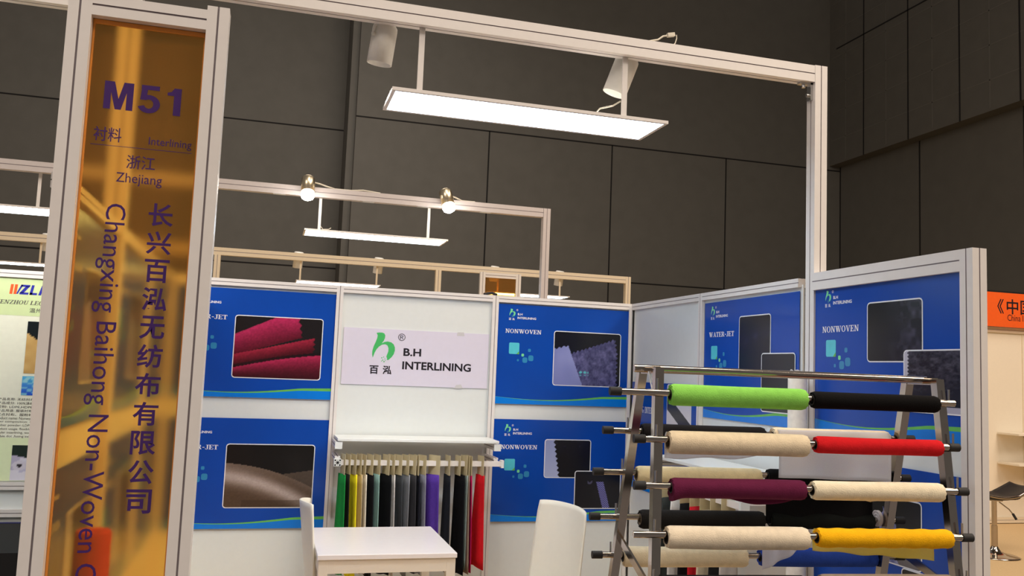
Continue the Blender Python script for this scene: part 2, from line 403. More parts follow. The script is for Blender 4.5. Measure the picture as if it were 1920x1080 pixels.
def ph_brown(u, v):
    g = 0.95+0.1*vnoise(u*70, v*70); r = 0.70-0.06*u-0.33*u*u; c = (20, 18, 18)
    r2 = 0.52+0.2*(u-.6)
    if u > .58 and v < r2: c = mix((70, 58, 48), (96, 82, 70), (v-.3)*2)
    if v < r:
        d = (r-v); b = math.exp(-((d-0.20-0.12*u)/0.13)**2)
        c = mix((82, 64, 50), (198, 182, 176), b*0.85+max(0, .25-d*2)*.9)
        if v < .12 and u > .2: c = mix(c, (54, 40, 28), .4)
    return tuple(q*g for q in c)
def ph_nonwoven(u, v):
    c = (22, 22, 27)
    top = 0.58+0.27*max(0, u-.25)/.6+zig(u, 17, .035)
    if v < top and u < 0.965-zig(v, 12, .03)-0.12*max(0, v-.62) and u > .22:
        n = vnoise(u*26, v*14, 3)*.6+vnoise(u*60, v*40, 4)*.4; c = mix((46, 46, 84), (118, 118, 168), n)
    edge = 0.2+0.235*(0.77-v)/0.77
    if u < edge and v < 0.66+0.55*u*.6+zig(u, 14, .03): c = mix((96, 104, 168), (172, 180, 228), .35+.6*u/edge*vnoise(u*5, v*4, 5)+.2*u)
    if .38 < u < .52 and .19 < v < .29 and (abs((u*16) % 1-.5)+abs((v*14) % 1-.5)) < .42: c = (96, 196, 206)
    return c
def ph_edge(u, v):
    if u < .17+.12*(1-v)+zig(v, 8, .045): return mix((176, 186, 224), (150, 160, 206), v)
    return mix((14, 14, 20), (34, 34, 46), vnoise(u*12, v*12, 7)*v)
def ph_tube(u, v):
    c = (22, 21, 27); a = .46+.1*(0.75-v)/.75*1.6
    if a < u < a+.16 and v < .72: c = (126, 126, 196) if (int(u*40)+int(v*38)) % 2 else (58, 58, 96)
    if .27 < u < .38 and .66 < v < .76 and abs(v-.66-abs(u-.32)*1.2) < .035: c = (76, 76, 104)
    return c
def ph_dark(u, v): return mix((12, 12, 20), (44, 44, 92), max(0, .55-abs(v-.5-.25*u)*3)*vnoise(u*9, v*9, 9)+.1*u)
def ph_dim(u, v): return mix((16, 20, 24), (60, 82, 84), .7*max(0, 1-abs(u-.62-.2*v)*6)*vnoise(u*4, v*4, 2)+.12*u)
def ph_smoke(u, v): return mix((18, 17, 18), (92, 92, 116), max(0, u-.3)*vnoise(u*14, v*14, 11)*1.2)
def ph_rough(u, v):
    if u < .05+zig(v, 16, .035): return (188, 188, 204)
    if v < .1: return (172, 172, 192)
    n = vnoise(u*16, v*22, 12)*.6+vnoise(u*40, v*60, 13)*.4
    return mix((14, 14, 18), (84, 84, 96), n*min(1, v*1.5))
def ph_torn(u, v):
    if abs(u-.42+.02*math.sin(v*30)) < .2-.12*v and v < .85-zig(u, 14, .06): return mix((80, 86, 140), (150, 152, 190), vnoise(u*12, v*12, 8))
    if u > .6 and v < .32+.1*math.sin(u*9): return (104, 100, 104)
    return (18, 18, 20)
def ph_diag(u, v):
    if abs(v-.62+.62*u) < .17: return (52, 50, 56)
    return mix((226, 224, 230), (206, 206, 220), v)
def ph_gold(u, v): return (20, 28, 32) if v > .36+(.5-u)*.6+.0*u and u < 1.1 and v > .22+.55*(1-u) else mix((196, 156, 92), (222, 188, 124), vnoise(u*4, v*8))
def ph_bluegeo(u, v):
    a, b = (u*3) % 1-.5, (v*2) % 1-.5; r = math.hypot(a, b)
    if v > .62 and r < .42: return (150, 214, 232) if r > .2 else (70, 160, 220)
    return mix((40, 84, 210), (88, 190, 236), v) if (int(u*9)+int(v*9)) % 3 else (120, 190, 226)
def ph_roll(u, v):
    if v > .72-.1*math.sin(u*3): return (32, 48, 42)
    d = math.hypot((u-.16)*1.0, (v-.42)*1.0)
    if d < .05: return (50, 46, 54)
    if d < .14: return (214, 210, 226)
    if abs(v-.42-.3*(u-.16)) < .2 and u > .16: return mix((196, 194, 220), (240, 240, 248), (v-.3)*2)
    return (186, 182, 208) if v > .3 else (226, 224, 238)

def photo(sh, parent, x0, y0, x1, y1, fn, border=0.0055, k=2, name='photo', nx=104):
    ny = max(8, int(nx*(y1-y0)/(x1-x0))); mb = MB(); r = 0.018 if border else 0
    i = mb.mi(M['print']); cols = []
    if border:
        sh.rrect(mb, x0-border, y0-border, x1+border, y1+border, r, M['whiteink'], k); cols += [(1, 1, 1)]*len(mb.v)
    base = len(mb.v)
    def inset(t, w, h):   # keep the picture inside its rounded corners
        d = min(t, h-t)
        rr = max(r-border, 0)
        return rr-math.sqrt(max(0, rr*rr-(rr-d)**2)) if d < rr else 0
    for j in range(ny+1):
        for q in range(nx+1):
            u, v = q/nx, j/ny; yy = (y1-y0)*v; ins = inset(yy, x1-x0, y1-y0)
            xx = min(max((x1-x0)*u, ins), x1-x0-ins)
            mb.v.append(sh.p(x0+xx, y0+yy, k+1)); cols.append(lin(tuple(max(0, min(255, c)) for c in fn(u, v))))
    for j in range(ny):
        for q in range(nx):
            a = base+j*(nx+1)+q; mb.f.append([a, a+1, a+nx+2, a+nx+1]); mb.m.append(i); mb.sm.append(False)
    mb.cols = cols
    return mb.build(name, parent)

def poster(label, o, u, n, w, h, heading, hx, photos, group=None, squares=True, hy=0.465, hw=0.25, lettering=True, k_off=0):
    sh = Sheet(o, u, (0, 0, 1), n); mb = MB(); o = Vector(o); u = Vector(u); n = Vector(n)
    mb.obox(o+u*w/2+Vector((0, 0, h/2))-n*0.0009, u*w/2, (0, 0, h/2), n*0.0009, M['blue'])
    N = 28; lb = lambda t: 0.046-0.022*math.sin(PI*min(1, t*1.25))+0.006*t; gr = lambda t: 0.001+0.017*t**1.4
    for i in range(N):
        a, b = i/N, (i+1)/N
        sh.poly(mb, [(a*w, 0), (b*w, 0), (b*w, lb(b)), (a*w, lb(a))], M['sky'], 1)
        sh.poly(mb, [(a*w, lb(a)), (b*w, lb(b)), (b*w, lb(b)+gr(b)), (a*w, lb(a)+gr(a))], M['green'], 1)
    if squares:
        sh.rrect(mb, .081, .327, .152, .402, .008, M['cyan'], 1)
        sh.poly(mb, [(.132, .327), (.152, .327), (.152, .347)], M['green'], 2)
        for x, y, z, m in ((.168, .313, .018, 'leafpale'), (.212, .345, .02, 'tealsq'), (.176, .272, .034, 'tealsq'), (.216, .285, .036, 'tealsq'), (.138, .28, .014, 'tealsq')):
            sh.rrect(mb, x, y, x+z, y+z*1.05, z*.3, M[m], 1)
    p = mb.build('poster', None, o+u*w/2); tag(p, label, 'poster', group)
    for i, q in enumerate(photos): photo(sh, p, *q, k=2+3*i)
    if lettering:
        mb = MB(); logo(sh, mb, .072, .549, .000145, M['whiteink'], M['leafpale'], 1); mb.build('logo', p)
    if heading:
        mb = MB(); sh.serif(mb, heading, hx, hy, hw, .027, M['whiteink'], 1); mb.build('heading_lettering', p)
    return p

# ------------------------------------------------------------------ hall shell
mb = MB(); mb.box(-16, 18, -14, 17, -0.1, 0, M['floor']); struct(mb.build('floor'))
mb = MB(); mb.box(-16, 5.2, -14, -3.08, 0.0, 0.006, M['aisle']); struct(mb.build('floor_aisle'))
H = 13.0
def seam_h(mb, x0, x1, y, z): mb.box(x0, x1, y-0.004, y+0.01, z-0.018, z+0.018, M['seam'])
def seam_v(mb, x, y, z0, z1): mb.box(x-0.018, x+0.018, y-0.004, y+0.01, z0, z1, M['seam'])
mb = MB(); mb.box(2.29, 15.9, 15.0, 15.2, 0, H, M['hall'])
for z in (4.0, 7.52): seam_h(mb, 2.29, 15.62, 15.0, z)
for x in (5.56, 8.82, 12.09): seam_v(mb, x, 15.0, 0, 7.52)
struct(mb.build('wall_back_hall'))
mb = MB(); mb.box(-16, 2.29, 16.46, 16.66, 0, H, M['hall']); mb.box(2.12, 2.29, 15.2, 16.46, 0, H, M['hall'])
for z in (4.0, 7.52): seam_h(mb, -16, 2.12, 16.46, z)
struct(mb.build('wall_recess_hall'))
mb = MB(); mb.box(15.62, 15.82, -14, 15.0, 0, H, M['hall']); mb.box(15.28, 15.62, -14, 14.999, 7.63, H, M['hall'])
for y in (14.97, 11.91, 8.85, 5.8): mb.box(15.612, 15.63, y-.02, y+.02, 0, 7.63, M['seam'])
for y in (13.55, 11.9, 10.25, 8.6, 6.95): mb.box(15.272, 15.29, y-.018, y+.018, 7.63, H, M['seam'])
mb.box(15.272, 15.29, -14, 14.7, 10.87, 10.905, M['seam'])
for k in range(7): mb.box(15.277, 15.29, -14, 14.9, 8.32+.78*k-.012, 8.32+.78*k+.012, M['hallline'])
for y in (14.3, 12.7, 11.1, 9.4, 7.8, 6.1): mb.box(15.277, 15.29, y-.014, y+.014, 7.7, H, M['hallline'])
struct(mb.build('wall_right_hall'))

# ------------------------------------------------------------------ booth shell
XU, YU, ZU = Vector((1, 0, 0)), Vector((0, 1, 0)), Vector((0, 0, 1))
WT = 2.13   # top of the partition walls
def back_wall(name, x_posts, rails, y=0.0, top=WT, m='alu', infill='panel'):
    mb = MB()
    for a, b in zip(x_posts[:-1], x_posts[1:]): mb.box(a+.02, b-.02, y, y+.008, 0.03, top-.03, M[infill])
    w = struct(mb.build(name))
    for a, b in zip(x_posts[:-1], x_posts[1:]):
        for z in rails:
            q = MB(); q.profile((a+.021, y, z), (b-.021, y, z), YU, .042, ZU, .042, M[m], g=.004); q.build('rail', w)
    for x in x_posts:
        q = MB(); q.profile((x, y, 0), (x, y, top), XU, .042, YU, .042, M[m], g=.004); q.build('post', w)
    return w
back_wall('wall_back', (0.021, 1.0, 2.01, 2.98), (WT-.021, .045))
back_wall('wall_back_left', (-2.0, -1.0, -0.021), (WT-.05, .885, .735, .045), m='alu')
# right wall: two light bays and the heavier front bay
mb = MB()
for a, b in ((0, -1), (-1, -2)): mb.box(3.0, 3.008, b+.02, a-.02, .03, WT-.03, M['panel'])
mb.box(3.012, 3.02, -2.97, -2.02, .03, WT-.03, M['panel'])
wr = struct(mb.build('wall_right'))
for a, b in ((-.021, -.98), (-1.02, -1.97)):
    for z in (WT-.021, .045):
        q = MB(); q.profile((3.0, a, z), (3.0, b, z), XU, .042, ZU, .042, M['alu'], g=.004); q.build('rail', wr)
for y in (0.0, -1.0):
    q = MB(); q.profile((3.0, y, 0), (3.0, y, WT), XU, .042, YU, .042, M['alu'], g=.004); q.build('post', wr)
q = MB(); q.profile((3.015, -2.07, WT-.025), (3.015, -2.966, WT-.025), XU, .062, ZU, .08, M['alu']); q.build('rail', wr)
q = MB(); q.profile((3.015, -2.07, .07), (3.015, -2.966, .07), XU, .062, ZU, .08, M['alu']); q.build('rail', wr)
q = MB(); q.profile((3.015, -2.997, 0), (3.015, -2.997, WT+.015), XU, .062, YU, .062, M['alu']); q.build('post', wr)
# left wall
mb = MB()
for a, b in ((0, -1), (-1, -2), (-2.07, -2.97)): mb.box(-.008, 0, b+.02, a-.02, .03, WT-.03, M['panel'])
wl = struct(mb.build('wall_left'))
for a, b in ((-.021, -.98), (-1.02, -1.97), (-2.07, -2.966)):
    for z in (WT-.021, .045):
        q = MB(); q.profile((0, a, z), (0, b, z), XU, .042, ZU, .042, M['alu'], g=.004); q.build('rail', wl)
q = MB(); q.profile((0, -1.0, 0), (0, -1.0, WT), XU, .042, YU, .042, M['alu'], g=.004); q.build('post', wl)

# overhead frame across the booth front
ov = thing('overhead_frame', 'tall white goalpost frame carrying the beam over the booth with black corner bracket', 'frame', (1.5, -2.035, 0))
q = MB(); q.profile((.03, -2.035, 3.10), (2.998, -2.035, 3.10), YU, .062, ZU, .08, M['alu']); q.build('beam', ov)
q = MB(); q.profile((3.03, -2.035, 0), (3.03, -2.035, 3.142), XU, .066, YU, .066, M['alu']); q.build('post', ov)
q = MB(); q.profile((0.0, -2.035, 0), (0.0, -2.035, 3.142), XU, .066, YU, .066, M['alu']); q.build('post', ov)
q = MB(); q.box(2.93, 2.997, -2.05, -2.02, 3.05, 3.06, M['steel']); q.box(2.985, 2.997, -2.05, -2.02, 2.975, 3.06, M['steel'])
q.tube((2.955, -2.035, 3.035), (2.955, -2.035, 3.06), .009, M['steel'], 10); q.tube((2.97, -2.035, 3.0), (2.995, -2.035, 3.0), .009, M['steel'], 10)
o = q.build('corner_bracket', ov); o['label'] = 'dark metal corner bracket'

# ------------------------------------------------------------------ sign column at the front left
sc = thing('sign_column', 'tall white framed column with amber acrylic panel lettered M51 at the booth corner', 'sign', (.2, -3.0, 0))
q = MB(); q.profile((.027, -3.0, 0), (.027, -3.0, 3.14), XU, .06, YU, .06, M['alu'], g=.0055); q.build('post', sc)
q = MB(); q.profile((.383, -3.0, 0), (.383, -3.0, 2.634), XU, .06, YU, .06, M['alu'], g=.0055); q.build('post', sc)
q = MB(); q.profile((.057, -3.0, 2.592), (.353, -3.0, 2.592), YU, .06, ZU, .058, M['alu'], g=.0055); q.build('top_bar', sc)
q = MB(); q.profile((.057, -3.0, .1), (.353, -3.0, .1), YU, .06, ZU, .058, M['alu'], g=.0055); q.build('bottom_bar', sc)
q = MB(); q.box(.057, .353, -2.995, -2.990, .129, 2.563, M['amber']); ac = q.build('acrylic_panel', sc); ac['label'] = 'see-through amber acrylic panel'
q = MB()
for x0, x1, z0, z1 in ((.057, .0625, .129, 2.563), (.3475, .353, .129, 2.563), (.0625, .3475, 2.551, 2.563)): q.box(x0, x1, -3.0, -2.9955, z0, z1, M['amberedge'])
q.build('edge_strip', ac)
sh = Sheet((0, -2.9952, 0), XU, ZU, (0, -1, 0)); q = MB(); PU = M['purpleink']
HV = {'M': [R(0, 0, .2, 1), R(.66, 0, .86, 1), [(.2, 1), (.29, 1), (.52, 0), (.34, 0), (.2, .62)], [(.57, 1), (.66, 1), (.66, .62), (.52, 0), (.43, .39)]],
      '5': [R(.1, .84, .64, 1), [(.08, .46), (.26, .46), (.29, .84), (.12, 1)]]+arc(.34, .32, .34, .335, -160, 128, .2, .165, 18),
      '1': [R(.2, 0, .42, 1), [(.2, 1), (.27, 1), (.2, .72), (0, .72), (0, .82), (.12, .86)]]}
for ch, x0 in (('M', .099), ('5', .185), ('1', .262)):
    for i, pg in enumerate(HV[ch]): sh.poly(q, [(x0+px_*.087, 2.315+py_*.078) for px_, py_ in pg], PU, 1+.1*(i % 8))
sh.text(q, '衬料', .081, 2.223, .071, .040, PU, 1, .006)
sh.text(q, 'Interlining', .223, 2.2185, .112, .0285, PU, 1)
sh.poly(q, [(.075, 2.2115), (.337, 2.2115), (.337, 2.213), (.075, 2.213)], PU, 1)
sh.text(q, '浙江', .170, 2.153, .074, .038, PU, 1, .004)
sh.text(q, 'Zhejiang', .147, 2.105, .118, .035, PU, 1)
for i, c in enumerate('长兴百泓无纺布有限公司'):
    zz = 2.0625-.0781*i; sh.text(q, c, .2375, zz-.064, .064, .064, PU, 1, .018)
sh.text(q, 'Changxing Baihong Non-Woven Cl', .113, 2.052, .066, 1.022, PU, 1, rot=True)
q.build('lettering', ac)

# ------------------------------------------------------------------ posters
LB = [(.357, .286, .673, .528, ph_edge), (.573, .085, .892, .324, ph_tube)]
bn = (0, -1, 0)
poster('upper left blue WATER-JET poster with photo of red fabric folds', (.036, -.012, 1.416), XU, bn, .944, .656, 'WATER-JET', .052, [(.352, .122, .868, .492, ph_red)])
poster('lower left blue WATER-JET poster with photo of draped brown fabric', (.036, -.012, .638), XU, bn, .944, .653, 'WATER-JET', .052, [(.352, .126, .863, .496, ph_brown)])
poster('upper blue NONWOVEN poster with grey pinked fabric photo, right of the company logo sheet', (2.033, -.012, 1.424), XU, bn, .927, .655, 'NONWOVEN', .052, [(.395, .136, .868, .490, ph_nonwoven)])
poster('lower blue NONWOVEN poster behind the right white chair, with two dark photos', (2.033, -.012, .667), XU, bn, .927, .658, 'NONWOVEN', .052, LB)
rn = (-1, 0, 0); ru = (0, -1, 0)
poster('blue WATER-JET poster on the right wall behind the upright white roll', (2.992, -1.036, 1.422), ru, rn, .928, .648, 'WATER-JET', .055, [(.388, .267, .682, .55, ph_dark), (.612, .069, .898, .352, ph_dim)], hy=.452, hw=.277)
poster('blue NONWOVEN poster on the right wall panel nearest the booth front, upper one', (3.004, -2.072, 1.432), ru, rn, .896, .638, 'NONWOVEN', .054, [(.367, .308, .682, .548, ph_smoke), (.588, .115, .89, .346, ph_rough)], hy=.436, hw=.255)
poster('blue poster low on the right wall behind the chrome rack, with torn fabric photo', (3.004, -2.072, .667), ru, rn, .896, .655, 'NONWOVEN', .054, [(.357, .28, .672, .53, ph_torn), (.573, .085, .88, .27, ph_smoke)], hy=.436, hw=.255)
cp = poster('blue FUSING INTERLINING poster low in the wall corner behind the rack', (2.992, -.03, .9), ru, rn, .93, .7, None, 0, [(.545, .42, .86, .69, ph_diag)], squares=False, lettering=False)
sh = Sheet((2.992, -.03, .9), ru, ZU, rn); q = MB(); sh.serif(q, 'FUSING INTERLINING', .05, .5, .43, .04, M['whiteink'], 1); q.build('heading_lettering', cp)
for i, y in enumerate((-2.93, -1.965, -.965)):
    w = .83 if i == 0 else .92
    spot = ('nearest the amber column', 'in the middle bay', 'next to the back wall')[i]
    poster('upper blue poster on the left wall '+spot+', seen through amber', (.010, y, 1.42), YU, (1, 0, 0), w, .65, 'NONWOVEN', .052, [(.40, .13, .80, .49, ph_nonwoven)])
    poster('lower blue poster on the left wall '+spot+', seen through amber', (.010, y, .65), YU, (1, 0, 0), w, .65, 'NONWOVEN', .052, [(.40, .13, .80, .49, ph_edge)])

# company logo sheet on the middle panel
sh = Sheet((1.037, -.006, 1.517), XU, ZU, bn); q = MB()
q.box(1.037, 1.977, -.006, -.001, 1.517, 1.872, M['sheet'])
ls = q.build('logo_sheet'); tag(ls, 'white paper sheet with green B.H INTERLINING company logo on the middle panel', 'sign')
q = MB(); logo(sh, q, .172, .068, .000504, M['blackink'], M['leaf'], 1, 1.3); q.build('logo', ls)
q = MB(); sh.poly(q, [(.72, -.006), (.78, -.004), (.765, .022), (.735, .018)], M['tape'], 1); q.build('tape', ls); q = MB(); sh.poly(q, [(.725, .335), (.775, .335), (.77, .36), (.728, .358)], M['tape'], 1); q.build('tape', ls)

# neighbour's poster seen left of the amber column
sh = Sheet((-.975, -.006, .912), XU, ZU, bn); q = MB()
q.box(-.975, -.045, -.006, -.001, .912, 2.056, M['postercream'])
sh.poly(q, [(0, .93), (.93, .93), (.93, 1.144), (0, 1.144)], M['postergreen'], 1)
sh.poly(q, [(0, 0), (.93, 0), (.93, .24), (0, .24)], M['posterlemon'], 1)
wp = q.build('poster'); tag(wp, 'pale green and cream poster lettered WENZHOU LEG left of the amber column', 'poster')
X = lambda x: x+.975
Z = lambda z: z-.912
q = MB()
for x in (-.855, -.834): sh.poly(q, [(X(x), Z(1.964)), (X(x)+.015, Z(1.964)), (X(x)+.02, Z(2.02)), (X(x)+.005, Z(2.02))], M['orangeink'], 2)
BI = M['blueink']
sh.poly(q, [(X(-.820), Z(1.966)), (X(-.812), Z(1.966)), (X(-.786), Z(2.02)), (X(-.797), Z(2.02))], BI, 2)
for pg in ([(-.797, 2.008), (-.752, 2.008), (-.750, 2.020), (-.795, 2.020)], [(-.772, 2.012), (-.752, 2.012), (-.783, 1.972), (-.803, 1.972)], [(-.804, 1.964), (-.758, 1.964), (-.756, 1.976), (-.802, 1.976)],
           [(-.752, 1.964), (-.738, 1.964), (-.728, 2.020), (-.742, 2.020)], [(-.752, 1.964), (-.714, 1.964), (-.712, 1.976), (-.750, 1.976)],
           [(-.706, 1.964), (-.692, 1.964), (-.676, 2.020), (-.690, 2.020)], [(-.690, 2.020), (-.674, 2.020), (-.652, 1.964), (-.668, 1.964)]):
    sh.poly(q, [(X(a), Z(b)) for a, b in pg], BI, 2)
q.build('logo', wp)
q = MB()
sh.serif(q, 'WENZHOU LEG', X(-.935), Z(1.9065), .258, .023, M['greyink'], 2, slant=.25)
q.build('heading_lettering', wp); q = MB(); sh.text(q, '温州', X(-.744), Z(1.862), .062, .026, M['greyink'], 2, .01); q.build('heading_lettering', wp); q = MB()
for i, t in enumerate(('产品名称: 无纺衬布', '产品成分: 100%涤纶', '胶粉: LDPE,HDPE,', '产品用途: 服装衬布,', '双点衬布、服粉衬')):
    sh.text(q, t, X(-.862), Z(1.360-.0215*i), .185, .0155, M['blackink'], 2)
q.build('lettering', wp); q = MB()
for i, t in enumerate(('Product name: Nonwoven', 'Fiber composition: 100', 'Rubber powder: LDPE,H', 'Product usage: flexible w', 'cellular interlining, woven', 'double dot ,fusing interli')):
    sh.text(q, t, X(-.866), Z(1.254-.0205*i), .205, .0155, M['greyink'], 2)
q.build('lettering', wp)
photo(sh, wp, X(-.745), Z(1.516), X(-.5), Z(1.812), ph_gold, 0, nx=30)
photo(sh, wp, X(-.748), Z(1.392), X(-.5), Z(1.5), ph_bluegeo, 0, nx=30)
photo(sh, wp, X(-.766), Z(.915), X(-.5), Z(1.111), ph_roll, 0, nx=40)
tb = thing('covered_table', "neighbour's table under a black cloth with navy edge, far left", 'table', (-1.2, -.65, 0))
q = MB(); q.box(-1.9, -.42, -1.05, -.28, .695, .72, M['panel']); q.build('tabletop', tb)
for x in (-1.85, -.48):
    for y in (-1.0, -.34):
        q = MB(); q.box(x-.02, x+.02, y-.02, y+.02, 0, .695, M['panel']); q.build('leg', tb)
q = MB()
def skirt(u, v):
    per = [(-1.91, -1.06), (-.41, -1.06), (-.41, -.27), (-1.91, -.27), (-1.91, -1.06)]
    L = u*4; i = min(3, int(L)); t = L-i; a, b = per[i], per[i+1]; w = .012*math.sin(u*120)*(1-v)
    cx, cy = a[0]+(b[0]-a[0])*t, a[1]+(b[1]-a[1])*t
    nx, ny = (b[1]-a[1]), -(b[0]-a[0]); l = math.hypot(nx, ny)
    return (cx+nx/l*abs(w), cy+ny/l*abs(w), .02+.708*v)
q.grid(skirt, 96, 4, M['blackcloth']); q.box(-1.91, -.41, -1.06, -.27, .7215, .7275, M['blackcloth'])
q.box(-1.91, -.41, -.30, -.268, .7275, .7305, M['navy'])
tc = q.build('tablecloth'); tag(tc, "black cloth with navy edge draped over the neighbour's table, far left", 'tablecloth')

# ------------------------------------------------------------------ shelf units with hanging rails
def wall_shelf(label, place):
    """Local frame: x along the wall, y out from the wall (negative = towards the room); place maps to world."""
    t = thing('wall_shelf', label, 'shelf', place((.5, 0, 1.05)))
    def bx(q, x0, x1, y0, y1, z0, z1, m):
        a, b = place((x0, y0, z0)), place((x1, y1, z1))
        q.box(min(a[0], b[0]), max(a[0], b[0]), min(a[1], b[1]), max(a[1], b[1]), z0, z1, M[m])
    q = MB(); bx(q, .012, .988, -.315, -.024, 1.190, 1.206, 'panel'); q.build('shelf_board', t, bevel=.002)
    for x in (.02, .98):
        q = MB(); a, b = place((x, -.022, 1.165)), place((x, -.295, 1.165))
        q.profile(a, b, ZU, .036, Vector(place((1, 0, 0)))-Vector(place((0, 0, 0))), .036, M['alu'], g=.006)
        br = q.build('bracket', t)
        q = MB(); bx(q, x-.021, x+.021, -.309, -.295, 1.144, 1.186, 'panel'); q.build('end_cap', br)
        q = MB(); a, b = place((x, -.022, 1.085)), place((x, -.275, 1.085))
        q.profile(a, b, ZU, .03, Vector(place((1, 0, 0)))-Vector(place((0, 0, 0))), .03, M['alu'], g=.006); q.build('bracket', t)
    a, b = place((.04, -.295, 1.066)), place((1.005, -.295, 1.066))
    q = MB(); q.profile(a, b, ZU, .03, Vector(place((0, 1, 0)))-Vector(place((0, 0, 0))), .03, M['alu'], nu=False, nv=False)
    rl = q.build('hanging_rail', t)
    q = MB()
    bx(q, -.002, .040, -.318, -.276, 1.045, 1.087, 'panel')
    for sx in (-1, 1):
        for sz in (-1, 1): bx(q, .019+sx*.0135-.0045, .019+sx*.0135+.0045, -.3192, -.3178, 1.066+sz*.0135-.0045, 1.066+sz*.0135+.0045, 'black')
    bx(q, .019-.0075, .019+.0075, -.3192, -.3178, 1.0585, 1.0735, 'black')
    for sx, sz in ((-1, 0), (1, 0), (0, -1), (0, 1)): bx(q, .019+sx*.0135-.002, .019+sx*.0135+.002, -.3192, -.3178, 1.066+sz*.0135-.002, 1.066+sz*.0135+.002, 'black')
    q.build('open_end', rl)
    q = MB(); bx(q, 1.005, 1.022, -.318, -.272, 1.043, 1.089, 'panel'); q.build('end_cap', rl)
    return t
wall_shelf('white wall shelf under the logo sheet with a rail for fabric swatches', lambda p: (1.0+p[0]*1.005, p[1]-.0, p[2]))
wall_shelf('white wall shelf on the right wall behind the chrome rack', lambda p: (3.0+p[1], -1.01-p[0]*.955, p[2]))

SWC = {}
def swatch(label, rgb, xa, xb, fa, fb, ba, bb, zb, world, group, ncard=None):
    """card from xa to xb, cloth from fa..fb at its top to ba..bb at its foot (metres along the rail)."""
    key = tuple(rgb)
    if key not in SWC: SWC[key] = cloth('swatch_cloth', rgb)
    wd = max(.095, (xb-xa)*1.02); cth = min(1, (xb-xa)/wd); sth = math.sqrt(max(0, 1-cth*cth))
    cx = (xa+xb)/2
    t = thing('fabric_swatch', label, 'fabric swatch', world((cx, 0, zb)), group)
    def P(a, z, side=0.0):   # a in -.5..5 across the card
        return world((cx+a*wd*cth+side*sth, -a*wd*sth+side*cth, z))
    q = MB(); th = .0011
    vs = [P(a, z, sd) for sd in (-th, th) for a, z in ((-.5, .997), (.5, .997), (.5, 1.115), (-.5, 1.115))]
    q.add(vs, [(0, 1, 2, 3), (7, 6, 5, 4), (0, 4, 5, 1), (1, 5, 6, 2), (2, 6, 7, 3), (3, 7, 4, 0)], M['card']); q.build('header_card', t)
    q = MB(); ph = random.random()*6; topw = (fb-fa); botw = (bb-ba); L = 1.0-zb
    def cl(u, v):   # v = 0 at the foot
        x = (ba+(bb-ba)*u)*(1-v)+(fa+(fb-fa)*u)*v
        d = -(u-.5)*(.10+.05*(1-v))*max(sth, .35)+.012*(1-v)*math.sin(u*7+ph+2*v)
        return world((x+.004*(1-v)*math.sin(u*9+ph), d, zb+L*v+.006*math.sin(u*5+ph)*(1-v)))
    q.grid(cl, 12, 10, SWC[key], thick=.003); q.build('cloth', t)
    return t
G1 = 'fabric swatches on the back wall rail'
wb = lambda p: (p[0], p[1]-.297, p[2])
SW = [
 ('green swatch, first from the left on the back wall rail', (32, 148, 66), 1.044, 1.061, 1.032, 1.064, 1.022, 1.076),
 ('charcoal swatch between the green and the yellow swatch', (44, 44, 40), 1.070, 1.092, 1.064, 1.088, 1.072, 1.104),
 ('bright yellow swatch on the back wall rail', (255, 238, 40), 1.099, 1.125, 1.096, 1.131, 1.102, 1.142),
 ('tan swatch right beside the yellow swatch', (200, 178, 134), 1.136, 1.156, 1.132, 1.162, 1.142, 1.175),
 ('ivory swatch right beside the tan swatch', (232, 226, 208), 1.156, 1.182, 1.162, 1.188, 1.154, 1.200),
 ('black swatch between the ivory and the mint swatch', (22, 22, 26), 1.196, 1.224, 1.188, 1.230, 1.203, 1.242),
 ('mint green swatch between two black swatches', (150, 190, 180), 1.236, 1.266, 1.230, 1.262, 1.242, 1.271),
 ('wide black swatch between the mint and the white swatch', (14, 15, 18), 1.290, 1.320, 1.272, 1.333, 1.274, 1.342),
 ('white swatch right of the wide black swatch', (222, 220, 216), 1.323, 1.351, 1.328, 1.354, 1.339, 1.366),
 ('slate grey swatch right of the white swatch', (62, 66, 70), 1.358, 1.394, 1.356, 1.399, 1.369, 1.415),
 ('light grey swatch between two dark grey swatches', (132, 136, 142), 1.406, 1.436, 1.402, 1.442, 1.417, 1.443),
 ('dark grey swatch right of the light grey swatch', (60, 60, 64), 1.444, 1.479, 1.437, 1.480, 1.448, 1.495),
 ('narrow blue black swatch, second to the left of the purple swatch', (34, 36, 46), 1.479, 1.496, 1.480, 1.504, 1.492, 1.514),
 ('silver grey swatch just left of the purple swatch', (136, 138, 152), 1.505, 1.539, 1.501, 1.539, 1.514, 1.548),
 ('wide purple swatch on the back wall rail', (88, 58, 160), 1.570, 1.624, 1.549, 1.619, 1.548, 1.634),
 ('thin slate swatch hanging alone right of the purple swatch', (38, 42, 50), 1.673, 1.684, 1.668, 1.687, 1.663, 1.699),
 ('black swatch left of the grey green one, near the right rail end', (16, 16, 20), 1.734, 1.748, 1.736, 1.776, 1.731, 1.780),
 ('grey green swatch between the black and the taupe swatch', (142, 156, 150), 1.771, 1.790, 1.771, 1.795, 1.768, 1.792),
 ('taupe brown swatch left of the crimson swatch', (148, 124, 110), 1.790, 1.805, 1.785, 1.805, 1.785, 1.814),
 ('thin crimson swatch, second from the right rail end', (178, 24, 84), 1.805, 1.820, 1.805, 1.820, 1.814, 1.834),
 ('red swatch, rightmost on the back wall rail', (216, 30, 40), 1.877, 1.893, 1.869, 1.897, 1.850, 1.905)]
for i, s_ in enumerate(SW):
    swatch(s_[0], s_[1], *s_[2:], .43+.02*math.sin(i*2.3), wb, G1)
G2 = 'fabric swatches on the right wall rail'
wr2 = lambda p: (3.0-.297+p[1]*1.0, -1.01-p[0], p[2])
